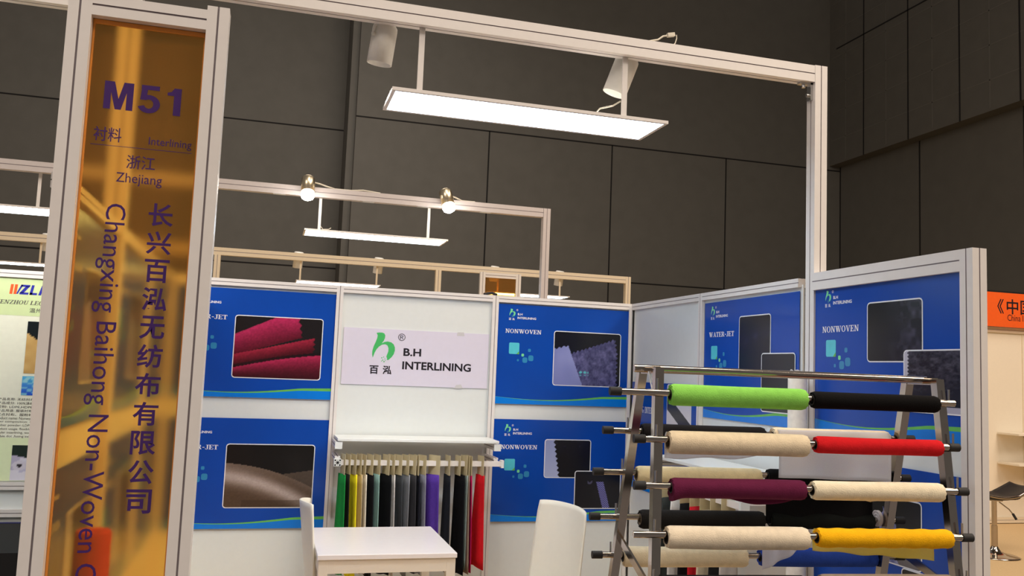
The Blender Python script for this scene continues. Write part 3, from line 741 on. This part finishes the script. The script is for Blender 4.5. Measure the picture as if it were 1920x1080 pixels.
for i, (nm, rgb) in enumerate((('black swatch', (20, 20, 24)), ('dark green grey swatch', (60, 66, 66)), ('white swatch', (224, 222, 220)), ('second black swatch', (24, 24, 28)), ('red swatch', (206, 34, 50)), ('cream swatch', (226, 216, 190)), ('charcoal swatch', (40, 42, 44)), ('pale grey swatch', (200, 198, 196)))):
    x = .08+.105*i
    swatch(nm+' on the right wall rail behind the rack, '+('first', 'second', 'third', 'fourth', 'fifth', 'sixth', 'seventh', 'eighth')[i]+' from the corner', rgb, x, x+.03, x-.005, x+.035, x-.01, x+.045, .43, wr2, G2)

# ------------------------------------------------------------------ table and chairs
tb = thing('table', 'square white laminate table in front of the swatch rail', 'table', (1.19, -1.035, 0))
q = MB(); q.box(.862, 1.518, -1.385, -.685, .738, .762, M['table']); q.build('tabletop', tb, bevel=.003)
q = MB()
q.box(.885, 1.495, -1.378, -1.358, .676, .7375, M['tablebody']); q.box(.885, 1.495, -.712, -.692, .676, .7375, M['tablebody'])
q.box(.869, .889, -1.36, -.71, .676, .7375, M['tablebody']); q.box(1.491, 1.511, -1.36, -.71, .676, .7375, M['tablebody'])
q.build('apron', tb)
for x in (.89, 1.49):
    for y in (-1.356, -.714):
        q = MB(); q.box(x-.0225, x+.0225, y-.0225, y+.0225, 0, .7375, M['tablebody']); q.build('leg', tb, bevel=.003)

def shell_chair(label, loc, rot, tilt=0.14, top=.95, half=.205):
    """Moulded shell chair; local +x is the way it faces, its back stands at x = -.21."""
    t = thing('chair', label, 'chair', loc, 'white shell chairs at the table', rot, local=True)
    def bk(u, v):
        a = (u-.5)*2; w = half-.012*v-.006*max(0, v-.9)*10; z = .43+(top-.43)*v-.010*abs(a)**4*v
        return (-.175-tilt*v*.75+.055*a*a*(.5+.5*v), w*a, z-.012*a*v)
    q = MB(); q.grid(bk, 20, 20, M['chair'], thick=.009); q.build('backrest', t)
    def st(u, v):
        a = (u-.5)*2; x = -.178+.43*v
        return (x, (half+.012*math.sin(PI*v))*a, .43+.012*a*a-.03*max(0, v-.85)*6*max(0, v-.85)-.01*math.sin(PI*v))
    q = MB(); q.grid(lambda u, v: st(1-u, v), 16, 16, M['chair'], thick=.012); q.build('seat', t)
    for sx, sy in ((-1, -1), (-1, 1), (1, -1), (1, 1)):
        q = MB(); q.tube((.03+sx*.15, sy*.15, .425), (.03+sx*.2, sy*.195, 0), .017, M['chair'], 12, r1=.012); q.build('leg', t)
    return t
shell_chair('white shell chair seen edge on at the left side of the table', (1.035, -.985, 0), -.02, tilt=.09, top=.955)
shell_chair('white shell chair facing left, between the table and the chrome rack', (1.905, -1.315, 0), PI+math.atan2(.14, .25), top=.962, half=.175)

# ------------------------------------------------------------------ chrome rack of fabric rolls
PHI = -.112; RX, RY = 2.261, -3.0
rack = thing('roll_rack', 'chrome A-frame rack holding fabric rolls at the booth front', 'rack', (RX, RY, 0), rotz=PHI, local=True)
hh = lambda z: 1.66-z
hw = lambda z: .485+.031*hh(z)
fy = lambda z: -(.081+.101*hh(z))
by = lambda z: .081+.277*hh(z)
CH = M['chrome']
def leg_at(s, front, z): return Vector((s*hw(z), fy(z) if front else by(z), z))
for s in (-1, 1):
    for front in (True, False):
        a, b = leg_at(s, front, 1.668), leg_at(s, front, .03); d = (b-a).normalized(); q = MB()
        q.prism([(-.014, -.016), (.014, -.016), (.014, .016), (-.014, .016)], a, b, XU, YU, CH); L = q.build('leg', rack, bevel=.007)
        q = MB(); f = leg_at(s, front, .0); q.tube(f, f+Vector((0, 0, .035)), .02, M['rubber'], 12); q.build('foot', L)
    q = MB(); a, b = leg_at(s, True, 1.66), leg_at(s, False, 1.66)
    q.obox((a+b)/2, (.012, 0, 0), (b-a)/2-Vector((0, .012, 0)), (0, 0, .012), CH); q.build('top_link', rack)
    a, b = leg_at(s, True, .985), leg_at(s, False, 1.085); q = MB()
    q.prism([(-.004, -.014), (.004, -.014), (.004, .014), (-.004, .014)], a, b, XU, ZU, CH); q.build('brace', rack)
q = MB(); yc = 0.0
q.tube((-.53, .03, 1.664), (.485, -.02, 1.664), .013, CH, 18); q.build('top_bar', rack)

RACKM = Matrix.Translation((RX, RY, 0)) @ Matrix.Rotation(PHI, 4, 'Z')
FRONT = [(1.59, -.646, .519, 0), (1.448, -.57, .517, 1), (1.309, -.57, .536, 1), (1.166, -.579, .541, 2), (1.022, -.58, .545, 1)]
BACK = [(1.452, -.585, .56, 1), (1.308, -.604, .57, 1), (1.150, -.60, .575, 1), (1.012, -.577, .60, 1)]
RODY = {}
def rod(front, z, x0, x1, cap):
    yl = (fy(z)-.031) if front else (by(z)+.031); RODY[(front, z)] = yl
    q = MB(); q.tube((x0, yl, z), (x1, yl, z), .0105, CH, 16)
    s1 = hw(z)
    o = q.build('rod', rack)
    for s in (-1, 1):
        q = MB(); q.tube((s*s1, yl, z), (s*s1, yl+(.016 if front else -.016), z), .006, M['steel'], 10); q.build('holder', o)
        q = MB(); q.tube((s*(s1+.012), yl, z-.002), (s*(s1+.012), yl, z+.045), .0035, M['steel'], 8); q.build('stop_pin', o)
    if cap != 2:
        q = MB(); q.tube((x0-.006, yl, z), (x0+.03, yl, z), .0135, M['rubber'], 16); q.build('end_cap', o)
    if cap:
        q = MB(); q.tube((x1-.03, yl, z), (x1+.006, yl, z), .0135, M['rubber'], 16); q.build('end_cap', o)
for z, a, b, c in FRONT: rod(True, z, a, b, c)
for z, a, b, c in BACK: rod(False, z, a, b, c)

def roll(label, rgb, front, z, x0, x1, r, core=.017, flap=None, wob=.0012, corem='coredark', sheer=None, spiral=0, flare=0.0, bump=.35):
    """Roll of cloth threaded on a rod: hollow wound body, its cardboard core and, if any, a loose hanging end."""
    yl = RODY[(front, z)]; drop = core-.0115; zc = z-drop*.9; x0 += .013; x1 -= .012; cx = (x0+x1)/2
    base = RACKM @ Vector((cx, yl, zc))
    t = thing('fabric_roll', label, 'fabric roll', base, 'fabric rolls on the chrome rack', PHI, local=True)
    m = cloth('roll_cloth', rgb, bump); q = MB(); N, K = 40, 36; L = x1-x0; ph = random.random()*9
    def rad(i, k):
        th = 2*PI*k/K; u = i/N
        e = wob*.5*(.5*math.sin(2*th+5*u+ph)+.45*math.sin(3*th-6*u+2*ph)+.35*math.sin(th+9*u))
        if spiral: e += spiral*math.sin(th+u*40)
        f = flare*max(0, 1-u*9)**2*max(0, -math.sin(th))
        return r+e+f
    edge = .0035
    prof = []
    vs = []
    for i in range(N+1):
        x = -L/2+L*i/N
        for k in range(K):
            th = 2*PI*k/K; rr = rad(i, k)
            if i in (0, N): rr -= edge
            xx = x+.0015*math.sin(k*1.7+i)*(i in (0, N))
            vs.append((xx, rr*math.cos(th), rr*math.sin(th)))
    fs = [(i*K+k, (i+1)*K+k, (i+1)*K+(k+1) % K, i*K+(k+1) % K) for i in range(N) for k in range(K)]
    q.add(vs, fs, m, True)
    for i, sgn in ((0, -1), (N, 1)):   # wound end faces down to the core
        prev = [vs[i*K+k] for k in range(K)]
        for st in range(1, 5):
            f = st/4; rr = [(r-edge)*(1-f)+core*f for k in range(K)]
            ring = [(sgn*L/2+sgn*(-.002 if st % 2 else .0006), rr[k]*math.cos(2*PI*k/K), rr[k]*math.sin(2*PI*k/K)) for k in range(K)]
            q.add(prev+ring, [(k, (k+1) % K, K+(k+1) % K, K+k) if sgn < 0 else (k, K+k, K+(k+1) % K, (k+1) % K) for k in range(K)], m, True)
            prev = ring
    q.build('wound_cloth', t)
    q = MB()
    for rr in (core, core-.0025):
        vv = [(sx*(L/2+.002), rr*math.cos(2*PI*k/24), rr*math.sin(2*PI*k/24)) for sx in (-1, 1) for k in range(24)]
        q.add(vv, [(k, (k+1) % 24, 24+(k+1) % 24, 24+k) for k in range(24)], M[corem], True)
    for sx in (-1, 1):
        vv = [(sx*(L/2+.002), rr*math.cos(2*PI*k/24), rr*math.sin(2*PI*k/24)) for rr in (core, core-.0025) for k in range(24)]
        q.add(vv, [(k, (k+1) % 24, 24+(k+1) % 24, 24+k) for k in range(24)], M[corem], False)
    q.build('cardboard_core', t)
    if flap:
        # (u0, u1, drop function of u, side): cloth leaves the roll at its side and hangs down
        u0, u1, dfn, side = flap; q = MB(); fm = sheer or m
        sd = -1 if side == 'front' else 1
        def fl(u, v):
            x = -L/2+L*(u0+(u1-u0)*u); d = dfn(u)+r; s_ = v*(d+r*1.2)
            a = min(s_/r, PI*.5)
            y0, z0 = sd*(r+.0015)*math.cos(a*0), 0
            if s_ < r*1.2:
                ang = .9-(s_/(r*1.2))*.9; return (x, sd*(r+.0022)*math.cos(ang), (r+.0022)*math.sin(ang))
            e = s_-r*1.2
            return (x+.01*e*math.sin(u*8+ph), sd*(r+.0022-.08*min(e, .05))+.006*math.sin(u*13+ph)*min(1, e*25), -e)
        q.grid(fl, 36, 14, fm, thick=.0012, tdir=(0, sd, 0)); q.build('loose_end', t)
    return t

SH_W = sheer_mat('sheer_white_cloth', (240, 240, 246), .30)
SH_Y = sheer_mat('sheer_yellow_cloth', (252, 236, 128), .25)
SH_G = sheer_mat('sheer_grey_cloth', (238, 238, 242), .22)
roll('bright green roll on the top front rod, left half', (138, 208, 90), True, 1.59, -.470, .003, .0335, wob=.0016)
roll('black roll on the top front rod beside the green roll', (10, 9, 9), True, 1.59, .004, .468, .0275)
roll('cream roll on the second front rod, left of the red roll', (228, 211, 180), True, 1.448, -.478, .001, .0355, core=.02, flap=(0.0, .74, lambda u: .016*(1-u**4)+.003*math.sin(u*11), 'back'), sheer=SH_G, corem='core')
roll('red roll on the second front rod', (206, 28, 34), True, 1.448, .008, .469, .0265, wob=.0022, core=.0155)
roll('dark purple roll on the third front rod', (98, 30, 62), True, 1.309, -.471, -.013, .0305, flare=.014, flap=(.4, .995, lambda u: .001+.02*math.sin(PI*min(1, u*.96))**1.5, 'back'))
roll('ivory roll on the third front rod beside the purple roll', (236, 224, 194), True, 1.309, -.008, .462, .030, core=.0165, flap=(.38, .60, lambda u: .012*(1-abs(2*u-1))**.8-.004, 'back'))
roll('cream roll with crinkled top on the fourth front rod', (232, 218, 192), True, 1.166, -.487, -.010, .0345, core=.02, wob=.002, flap=(.72, .995, lambda u: .068*(1-u)**.8, 'back'), sheer=SH_W)
roll('golden yellow roll with a sheer loose end on the fourth front rod', (250, 186, 20), True, 1.166, .001, .481, .0295, core=.0165, spiral=.0012, flap=(0.0, .92, lambda u: .015+.028*u+.002*math.sin(u*20), 'back'), sheer=SH_Y)
roll('black roll on the lowest front rod in view', (20, 19, 20), True, 1.022, -.497, -.020, .0335)
roll('taupe roll on the lowest front rod in view', (150, 136, 118), True, 1.022, .006, .476, .0375)
roll('black roll on the top rear rod, half hidden by a cream roll', (24, 22, 24), False, 1.452, -.467, .002, .031)
roll('cream roll with a long sheer sheet hanging on the top rear rod', (232, 214, 184), False, 1.452, .010, .473, .034, core=.02, flap=(0.02, .985, lambda u: .102+.006*u, 'front'), sheer=SH_G)
roll('pale cream roll on the second rear rod behind the purple roll', (232, 218, 176), False, 1.308, -.469, .008, .030, core=.02, corem='core')
roll('black roll with hanging cloth on the second rear rod', (16, 16, 18), False, 1.308, .013, .473, .0275, flap=(.02, .97, lambda u: .14, 'back'))
roll('black roll with pale core on the third rear rod, left', (30, 29, 28), False, 1.150, -.438, .042, .033, core=.02, corem='core', flap=None)
roll('greenish black roll on the third rear rod, right', (20, 24, 23), False, 1.150, .046, .466, .030)
roll('short white end roll beside the greenish black roll', (206, 198, 196), False, 1.150, .458, .494, .029, core=.005)
roll('cream roll low on the rear of the rack, left of the blue roll', (226, 212, 180), False, 1.012, -.484, -.004, .035, core=.018)
roll('royal blue roll low on the rear of the rack', (40, 70, 158), False, 1.012, .028, .50, .0335, core=.0165)

# plastic ties on the rack's left end
q = MB(); P0 = RACKM @ Vector((-.50, -.03, 1.655))
q.path([P0+Vector((0, .0, .0)), P0+Vector((.012, -.02, -.09)), P0+Vector((.02, -.03, -.2))], .0022, M['whiteink'])
q.path([P0+Vector((0.004, .0, .0)), P0+Vector((.026, -.01, -.08)), P0+Vector((.034, -.02, -.15))], .0016, M['whiteink'])
tag(q.build('cable_tie'), "white plastic tie hanging from the rack's upper left end", 'cable tie')
# upright roll against the right wall
q = MB(); q.lathe([(.0, 0), (.041, 0), (.0425, .02), (.0425, 1.66), (.038, 1.668), (.018, 1.66), (.016, 1.60), (0, 1.60)], (2.925, -2.053, 0.0), ZU, cloth('white_roll_cloth', (232, 228, 218), .1), 28)
st = q.build('standing_roll'); tag(st, 'white fabric roll standing upright against the right wall', 'fabric roll')
q = MB(); q.grid(lambda u, v: (2.925+(.04-.008*v)*math.cos(u*4.5+.5), -2.053+(.04-.006*v)*math.sin(u*4.5+.5), 1.655+.035*v+.008*math.sin(u*14)*v), 30, 5, sheer_mat('sheer_wrap', (236, 234, 232), .35), thick=.001); q.build('plastic_wrap', st)
q = MB(); q.lathe([(0, 0), (.05, 0), (.052, .02), (.052, 1.1), (.046, 1.108), (.016, 1.1), (.016, 1.05), (0, 1.05)], (.105, -2.62, 0), ZU, cloth('red_roll_cloth', (165, 46, 38)), 28)
tag(q.build('standing_roll'), 'red fabric roll standing by the left wall, seen through amber', 'fabric roll')

# ------------------------------------------------------------------ overhead lamps
def panel_light(label, x0, x1, y0, y1, z, rods, ztop, m='alu', cable=None, group='flat LED lights hung from the booth beams'):
    t = thing('panel_light', label, 'light', ((x0+x1)/2, (y0+y1)/2, z), group)
    q = MB(); fr = .016
    for a, b, c, d in ((x0, x1, y0, y0+fr), (x0, x1, y1-fr, y1), (x0, x0+fr, y0+fr, y1-fr), (x1-fr, x1, y0+fr, y1-fr)): q.box(a, b, c, d, z, z+.014, M['alu'])
    q.box(x0+.004, x1-.004, y0+.004, y1-.004, z+.0095, z+.0138, M['alu']); q.build('frame', t)
    q = MB(); q.box(x0+fr+.0005, x1-fr-.0005, y0+fr+.0005, y1-fr-.0005, z+.002, z+.009, M['led']); q.build('diffuser', t)
    for x in rods:
        q = MB(); q.box(x-.012, x+.012, y0+.004, y0+.012, z+.014, ztop, M[m]); q.build('hanger', t)
    if cable:
        q = MB(); q.path(cable, .0035, M['wire']); q.build('cable', t)
    return t
panel_light('large flat LED light hanging from the front beam', 1.008, 2.258, -2.035, -1.725, 2.778, (1.122, 2.043), 3.06,
            cable=[(2.03, -2.02, 2.86), (2.0, -2.0, 2.84), (1.95, -1.97, 2.83), (1.93, -1.94, 2.80), (1.925, -1.93, 2.792)])
panel_light('flat LED light between two lit spotlights, second row', .825, 2.08, 2.04, 2.40, 2.772, (.948, 1.896), 3.06,
            cable=[(.955, 2.05, 2.82), (.98, 2.06, 2.79), (1.03, 2.07, 2.795), (1.05, 2.07, 2.81)])
panel_light('flat LED light at the left edge, second row', -2.36, -1.12, 2.04, 2.45, 2.772, (-2.25, -1.24), 3.06)
panel_light("flat LED light over the neighbour's booth beyond the amber column", -1.95, -.72, -1.7, -1.4, 2.778, (-1.8, -.85), 3.06)

panel_light('flat LED light hanging from the cream frame, above the left posters', .91, 2.06, 6.63, 6.98, 2.748, (.96, 2.0), 3.02, 'beige')
panel_light('flat LED light on the cream frame behind the small amber sign', 3.62, 4.86, 6.63, 7.02, 2.760, (3.75, 4.70), 3.02, 'beige')
panel_light('flat LED light on the cream frame, far left', -3.32, -2.12, 6.63, 6.98, 2.748, (-3.2, -2.25), 3.02, 'beige')

def spotlight(label, c, d, lit, housing, length=.15, r=.05, mount=None, bulb_r=.03, power=0, group='cylinder spotlights on the booth beams'):
    """c = back end centre, d = aim direction."""
    c, d = Vector(c), Vector(d).normalized(); side = d.cross(ZU).normalized()
    t = thing('spotlight', label, 'spotlight', c, group)
    q = MB(); q.lathe([(0, 0), (r*.86, 0), (r*.97, .008), (r, .02), (r, length), (r*.93, length), (r*.90, length-.035), (0, length-.036)], c, d, M[housing], 28); q.build('housing', t)
    q = MB(); e = c+d*(length-.035)
    if lit: q.lathe([(0, .001), (r*.5, .001), (r*.86, .02), (r*.88, .036), (r*.98, .045), (r*1.02, .062), (r*.9, .084), (r*.55, .10), (0, .106)], e, d, M['bulb'], 24)
    else: q.lathe([(0, .001), (r*.6, .001), (r*.62, .01), (0, .013)], e, d, M['black'], 20)
    q.build('bulb', t)
    if mount is not None:
        mt = Vector(mount); k = c+d*(length*.32); q = MB()
        for s in (-1, 1):
            q.tube(k+side*s*(r-.004), k+side*s*(r+.012), .008, M['lampwhite'], 10)
            a = k+side*s*(r+.007); b = mt+side*s*(r+.007)
            if (b-a).length > .02: q.path([a, a+(b-a)*.5, b], .004, M['lampwhite'], 6)
        a = mt+side*(r+.007); b = mt-side*(r+.007); q.path([a, (a+b)/2, b], .004, M['lampwhite'], 6)
        q.build('bracket', t)
    if power:
        l = bpy.data.lights.new('spot_beam', 'SPOT'); l.energy = power; l.spot_size = 1.9; l.spot_blend = .7; l.color = (1, .95, .88); l.shadow_soft_size = .04
        lo = bpy.data.objects.new('spot_beam', l); COL.objects.link(lo); lo.parent = t
        lo.location = (c+d*(length+.04))-Vector(t.location); lo.rotation_euler = d.to_track_quat('-Z', 'Y').to_euler()
    return t
spotlight('white cylinder spotlight under the front beam, left of the LED light', (.975, -1.96, 3.075), (-.10, .13, -.98), False, 'lampwhite', .165, .053, (.975, -1.96, 3.058), power=64)
spotlight('white cylinder spotlight under the front beam, by the right hanger rod', (2.085, -1.96, 3.085), (-.30, .16, -.94), False, 'lampwhite', .175, .055, (2.085, -1.96, 3.058), power=38)
spotlight('lit champagne spotlight, left one on the second beam', (.828, 1.91, 3.195), (.0, -.42, -.9), True, 'brass', .15, .056, power=0)
spotlight('lit champagne spotlight, right one on the second beam', (2.005, 1.91, 3.195), (.16, -.40, -.9), True, 'brass', .15, .056, power=0)
for lb, x in (('small white spotlight on the cream frame, far left beyond the column', -2.2), ('small white spotlight on the cream frame, left of its LED light hangers', .93), ('small white spotlight on the cream frame, above the logo panel', 2.03), ('small white spotlight on the cream frame, beside the tall dim white post', 4.72), ('small white spotlight on the cream frame, above the small amber sign', 3.72)):
    spotlight(lb, (x, 6.70, 3.15), (-.05, .22, -.97), False, 'lampwhite', .22, .065, (x, 6.70, 3.12))

spotlight("unseen white spotlight added to brighten the left neighbour's booth", (-1.0, -1.64, 3.05), (.12, .5, -.85), False, 'lampwhite', .165, .053, (-1.0, -1.64, 3.058), power=130)  # added out of view to lift the brightness of the neighbour's poster
# beam over the left neighbour's booth
nb = thing('overhead_frame', "white beam frame over the left neighbour's booth", 'frame', (-1.5, -1.7, 0))
q = MB(); q.profile((-2.97, -1.7, 3.10), (-.1, -1.7, 3.10), YU, .062, ZU, .08, M['alu']); q.build('beam', nb)
for x in (-3.0, -.067):
    q = MB(); q.profile((x, -1.7, 0), (x, -1.7, 3.142), XU, .066, YU, .066, M['alu']); q.build('post', nb)

# second-row beam and post, their weaker light put into a greyer colour
b2 = thing('overhead_frame', 'dimly lit white beam frame behind the booth carrying two lit spotlights', 'frame', (.5, 2.0, 0))
q = MB(); q.profile((-3.0, 2.0, 3.093), (2.94, 2.0, 3.093), YU, .06, ZU, .082, M['dimalu'], g=.006); q.build('beam', b2)
q = MB(); q.profile((2.975, 2.0, 0), (2.975, 2.0, 3.134), XU, .066, YU, .066, M['dimalu'], g=.006); q.build('post', b2)
q = MB(); q.profile((-3.03, 2.0, 0), (-3.03, 2.0, 3.134), XU, .066, YU, .066, M['dimalu'], g=.006); q.build('post', b2)
q = MB()
for x in (.55, 1.3, 1.78, 2.35): q.box(x, x+.1, 1.975, 2.02, 3.049, 3.0515, M['whiteink'])
q.build('label_strip', b2)
# cream frame further back
cf = thing('overhead_frame', 'cream coloured beam frame with several posts, farthest row', 'frame', (2.0, 6.6, 0))
q = MB(); q.profile((-3.05, 6.6, 3.07), (5.72, 6.6, 3.07), YU, .07, ZU, .1, M['beige'], g=.008); q.build('beam', cf)
for x in (-3.09, -.12, 2.86, 5.76):
    q = MB(); q.profile((x, 6.6, 0), (x, 6.6, 3.12 if x in (-3.09, 5.76) else 3.02), XU, .08, YU, .08, M['beige'], g=.008); q.build('post', cf)
# small amber sign far behind
s2 = thing('sign_column', 'small amber panelled sign column under the cream frame', 'sign', (3.75, 6.5, 0))
for x in (3.485, 4.015):
    q = MB(); q.profile((x, 6.5, 0), (x, 6.5, 3.03), XU, .075, YU, .06, M['alu'], g=.008); q.build('post', s2)
q = MB(); q.profile((3.523, 6.5, 2.99), (3.977, 6.5, 2.99), YU, .06, ZU, .07, M['alu'], g=.008); q.build('top_bar', s2)
q = MB(); q.box(3.523, 3.977, 6.49, 6.496, .1, 2.955, M['amber']); q.build('acrylic_panel', s2)

# loose wires on the beams
def wire(label, pts, r=.004, plug=None, m='wire'):
    q = MB(); q.path(pts, r, M[m]); o = q.build('cable'); tag(o, label, 'cable', 'loose lamp cables on the beams')
    if plug:
        q = MB(); q.obox(plug, (.017, 0, .004), (0, .009, 0), (-.002, 0, .008), M['wire']); q.build('plug', o)
wire('loose white cable with plug sticking up from the front beam', [(2.10, -2.03, 3.144), (2.14, -2.03, 3.146), (2.17, -2.03, 3.156), (2.20, -2.03, 3.165), (2.225, -2.03, 3.185), (2.245, -2.03, 3.19)], plug=(2.262, -2.03, 3.196))
wire('black cable end lying on top of the back wall', [(1.93, -.01, 2.134), (1.96, .0, 2.142), (1.985, -.005, 2.146), (2.02, .0, 2.136)], .009, m='rubber')
wire('short white wire end curling up from the front beam right of the plug', [(2.27, -2.03, 3.144), (2.285, -2.03, 3.16), (2.292, -2.03, 3.185), (2.29, -2.03, 3.20)], .0025)
wire('white cable lying along the second beam beside the left lit spotlight', [(.87, 1.95, 3.17), (.93, 1.97, 3.165), (1.0, 1.99, 3.15), (1.06, 2.0, 3.138), (1.2, 2.0, 3.138), (1.3, 2.0, 3.150), (1.45, 2.0, 3.138)], .007)
wire('white cable on the second beam beside the right lit spotlight', [(2.06, 1.95, 3.165), (2.12, 1.97, 3.155), (2.18, 2.0, 3.138), (2.3, 2.0, 3.138)], .007)

# ------------------------------------------------------------------ neighbouring booth on the right
mb = MB(); mb.box(8.4, 13.0, 3.4, 3.42, 0, 2.42, M['cream']); rb = struct(mb.build('wall_far_booth'))
for z in (.045, 2.40):
    q = MB(); q.profile((8.4, 3.39, z), (13.0, 3.39, z), YU, .03, ZU, .07, M['beige']); q.build('rail', rb)
q = MB(); q.box(9.83, 9.842, 3.392, 3.4, .08, 2.36, M['beige']); q.build('post', rb)
q = MB(); q.box(8.6, 13.0, 3.30, 3.34, 2.435, 2.865, M['orange']); q.box(8.6, 13.0, 3.30, 3.345, 2.865, 2.885, M['black'])
fb = q.build('fascia_board'); tag(fb, 'orange fascia board with Chinese lettering above the far right booth', 'sign')
sh = Sheet((0, 3.2995, 0), XU, ZU, (0, -1, 0)); q = MB()
sh.text(q, '《', 9.36, 2.60, .10, .185, M['blackink'], 1, .01); sh.text(q, '中国', 9.505, 2.60, .40, .19, M['blackink'], 1, .012)
sh.text(q, 'China I', 9.515, 2.515, .245, .08, M['blackink'], 1); q.build('lettering', fb)
for z, lb in ((1.10, 'upper white shelf board on the far right booth wall'), (.735, 'lower white shelf board on the far right booth wall')):
    t = thing('wall_shelf', lb, 'shelf', (10.2, 3.3, z))
    q = MB(); q.box(9.42, 11.4, 3.06, 3.385, z, z+.022, M['cream']); q.build('shelf_board', t)
    for x in (9.84, 11.0):
        q = MB(); q.box(x-.01, x+.01, 3.2, 3.385, z-.05, z-.001, M['black']); q.build('bracket', t)
# bar stool
SX, SY = 7.665, 1.66
bs = thing('bar_stool', 'black seated chrome bar stool at the right edge', 'stool', (SX, SY, 0))
q = MB(); q.lathe([(0, 0), (.225, 0), (.23, .006), (.21, .014), (.12, .028), (.06, .05), (.035, .085), (.03, .10), (0, .10)], (SX, SY, 0), ZU, CH, 40); q.build('base', bs)
q = MB(); q.tube((SX, SY, .09), (SX, SY, .30), .03, CH, 20); q.tube((SX, SY, .30), (SX, SY, .56), .024, CH, 20); q.build('column', bs)
q = MB(); q.path([(SX+.03, SY-.03, .535), (SX+.10, SY-.08, .47), (SX+.135, SY-.10, .42)], .006, CH); lv = q.build('lever', bs)
q = MB(); q.tube((SX+.13, SY-.097, .43), (SX+.155, SY-.115, .375), .012, M['black'], 12); q.build('lever_grip', lv)
def seat_fn(u, v):
    x = -.20+.54*u; rise = .0 if x < .13 else (x-.13)**1.2*.62
    return (SX+x, SY+.165*(2*v-1)*(1-.12*abs(2*u-1)**3), .60+rise+.02*(2*v-1)**2-.02*math.sin(PI*min(1, u*1.5)))
q = MB(); q.grid(seat_fn, 24, 10, M['black'], thick=.03); q.build('seat', bs)
q = MB(); q.grid(lambda u, v: tuple(Vector(seat_fn(.60+.06*u, v))+Vector((0, 0, -.012+.02*0))-Vector((0, 0, .022))), 3, 10, CH, thick=.006)
q.tube((SX, SY, .545), (SX, SY, .575), .08, CH, 24)
q.path([Vector(seat_fn(i/20, 0))+Vector((0, -.004, -.012)) for i in range(21)], .012, CH); q.build('seat_frame', bs)
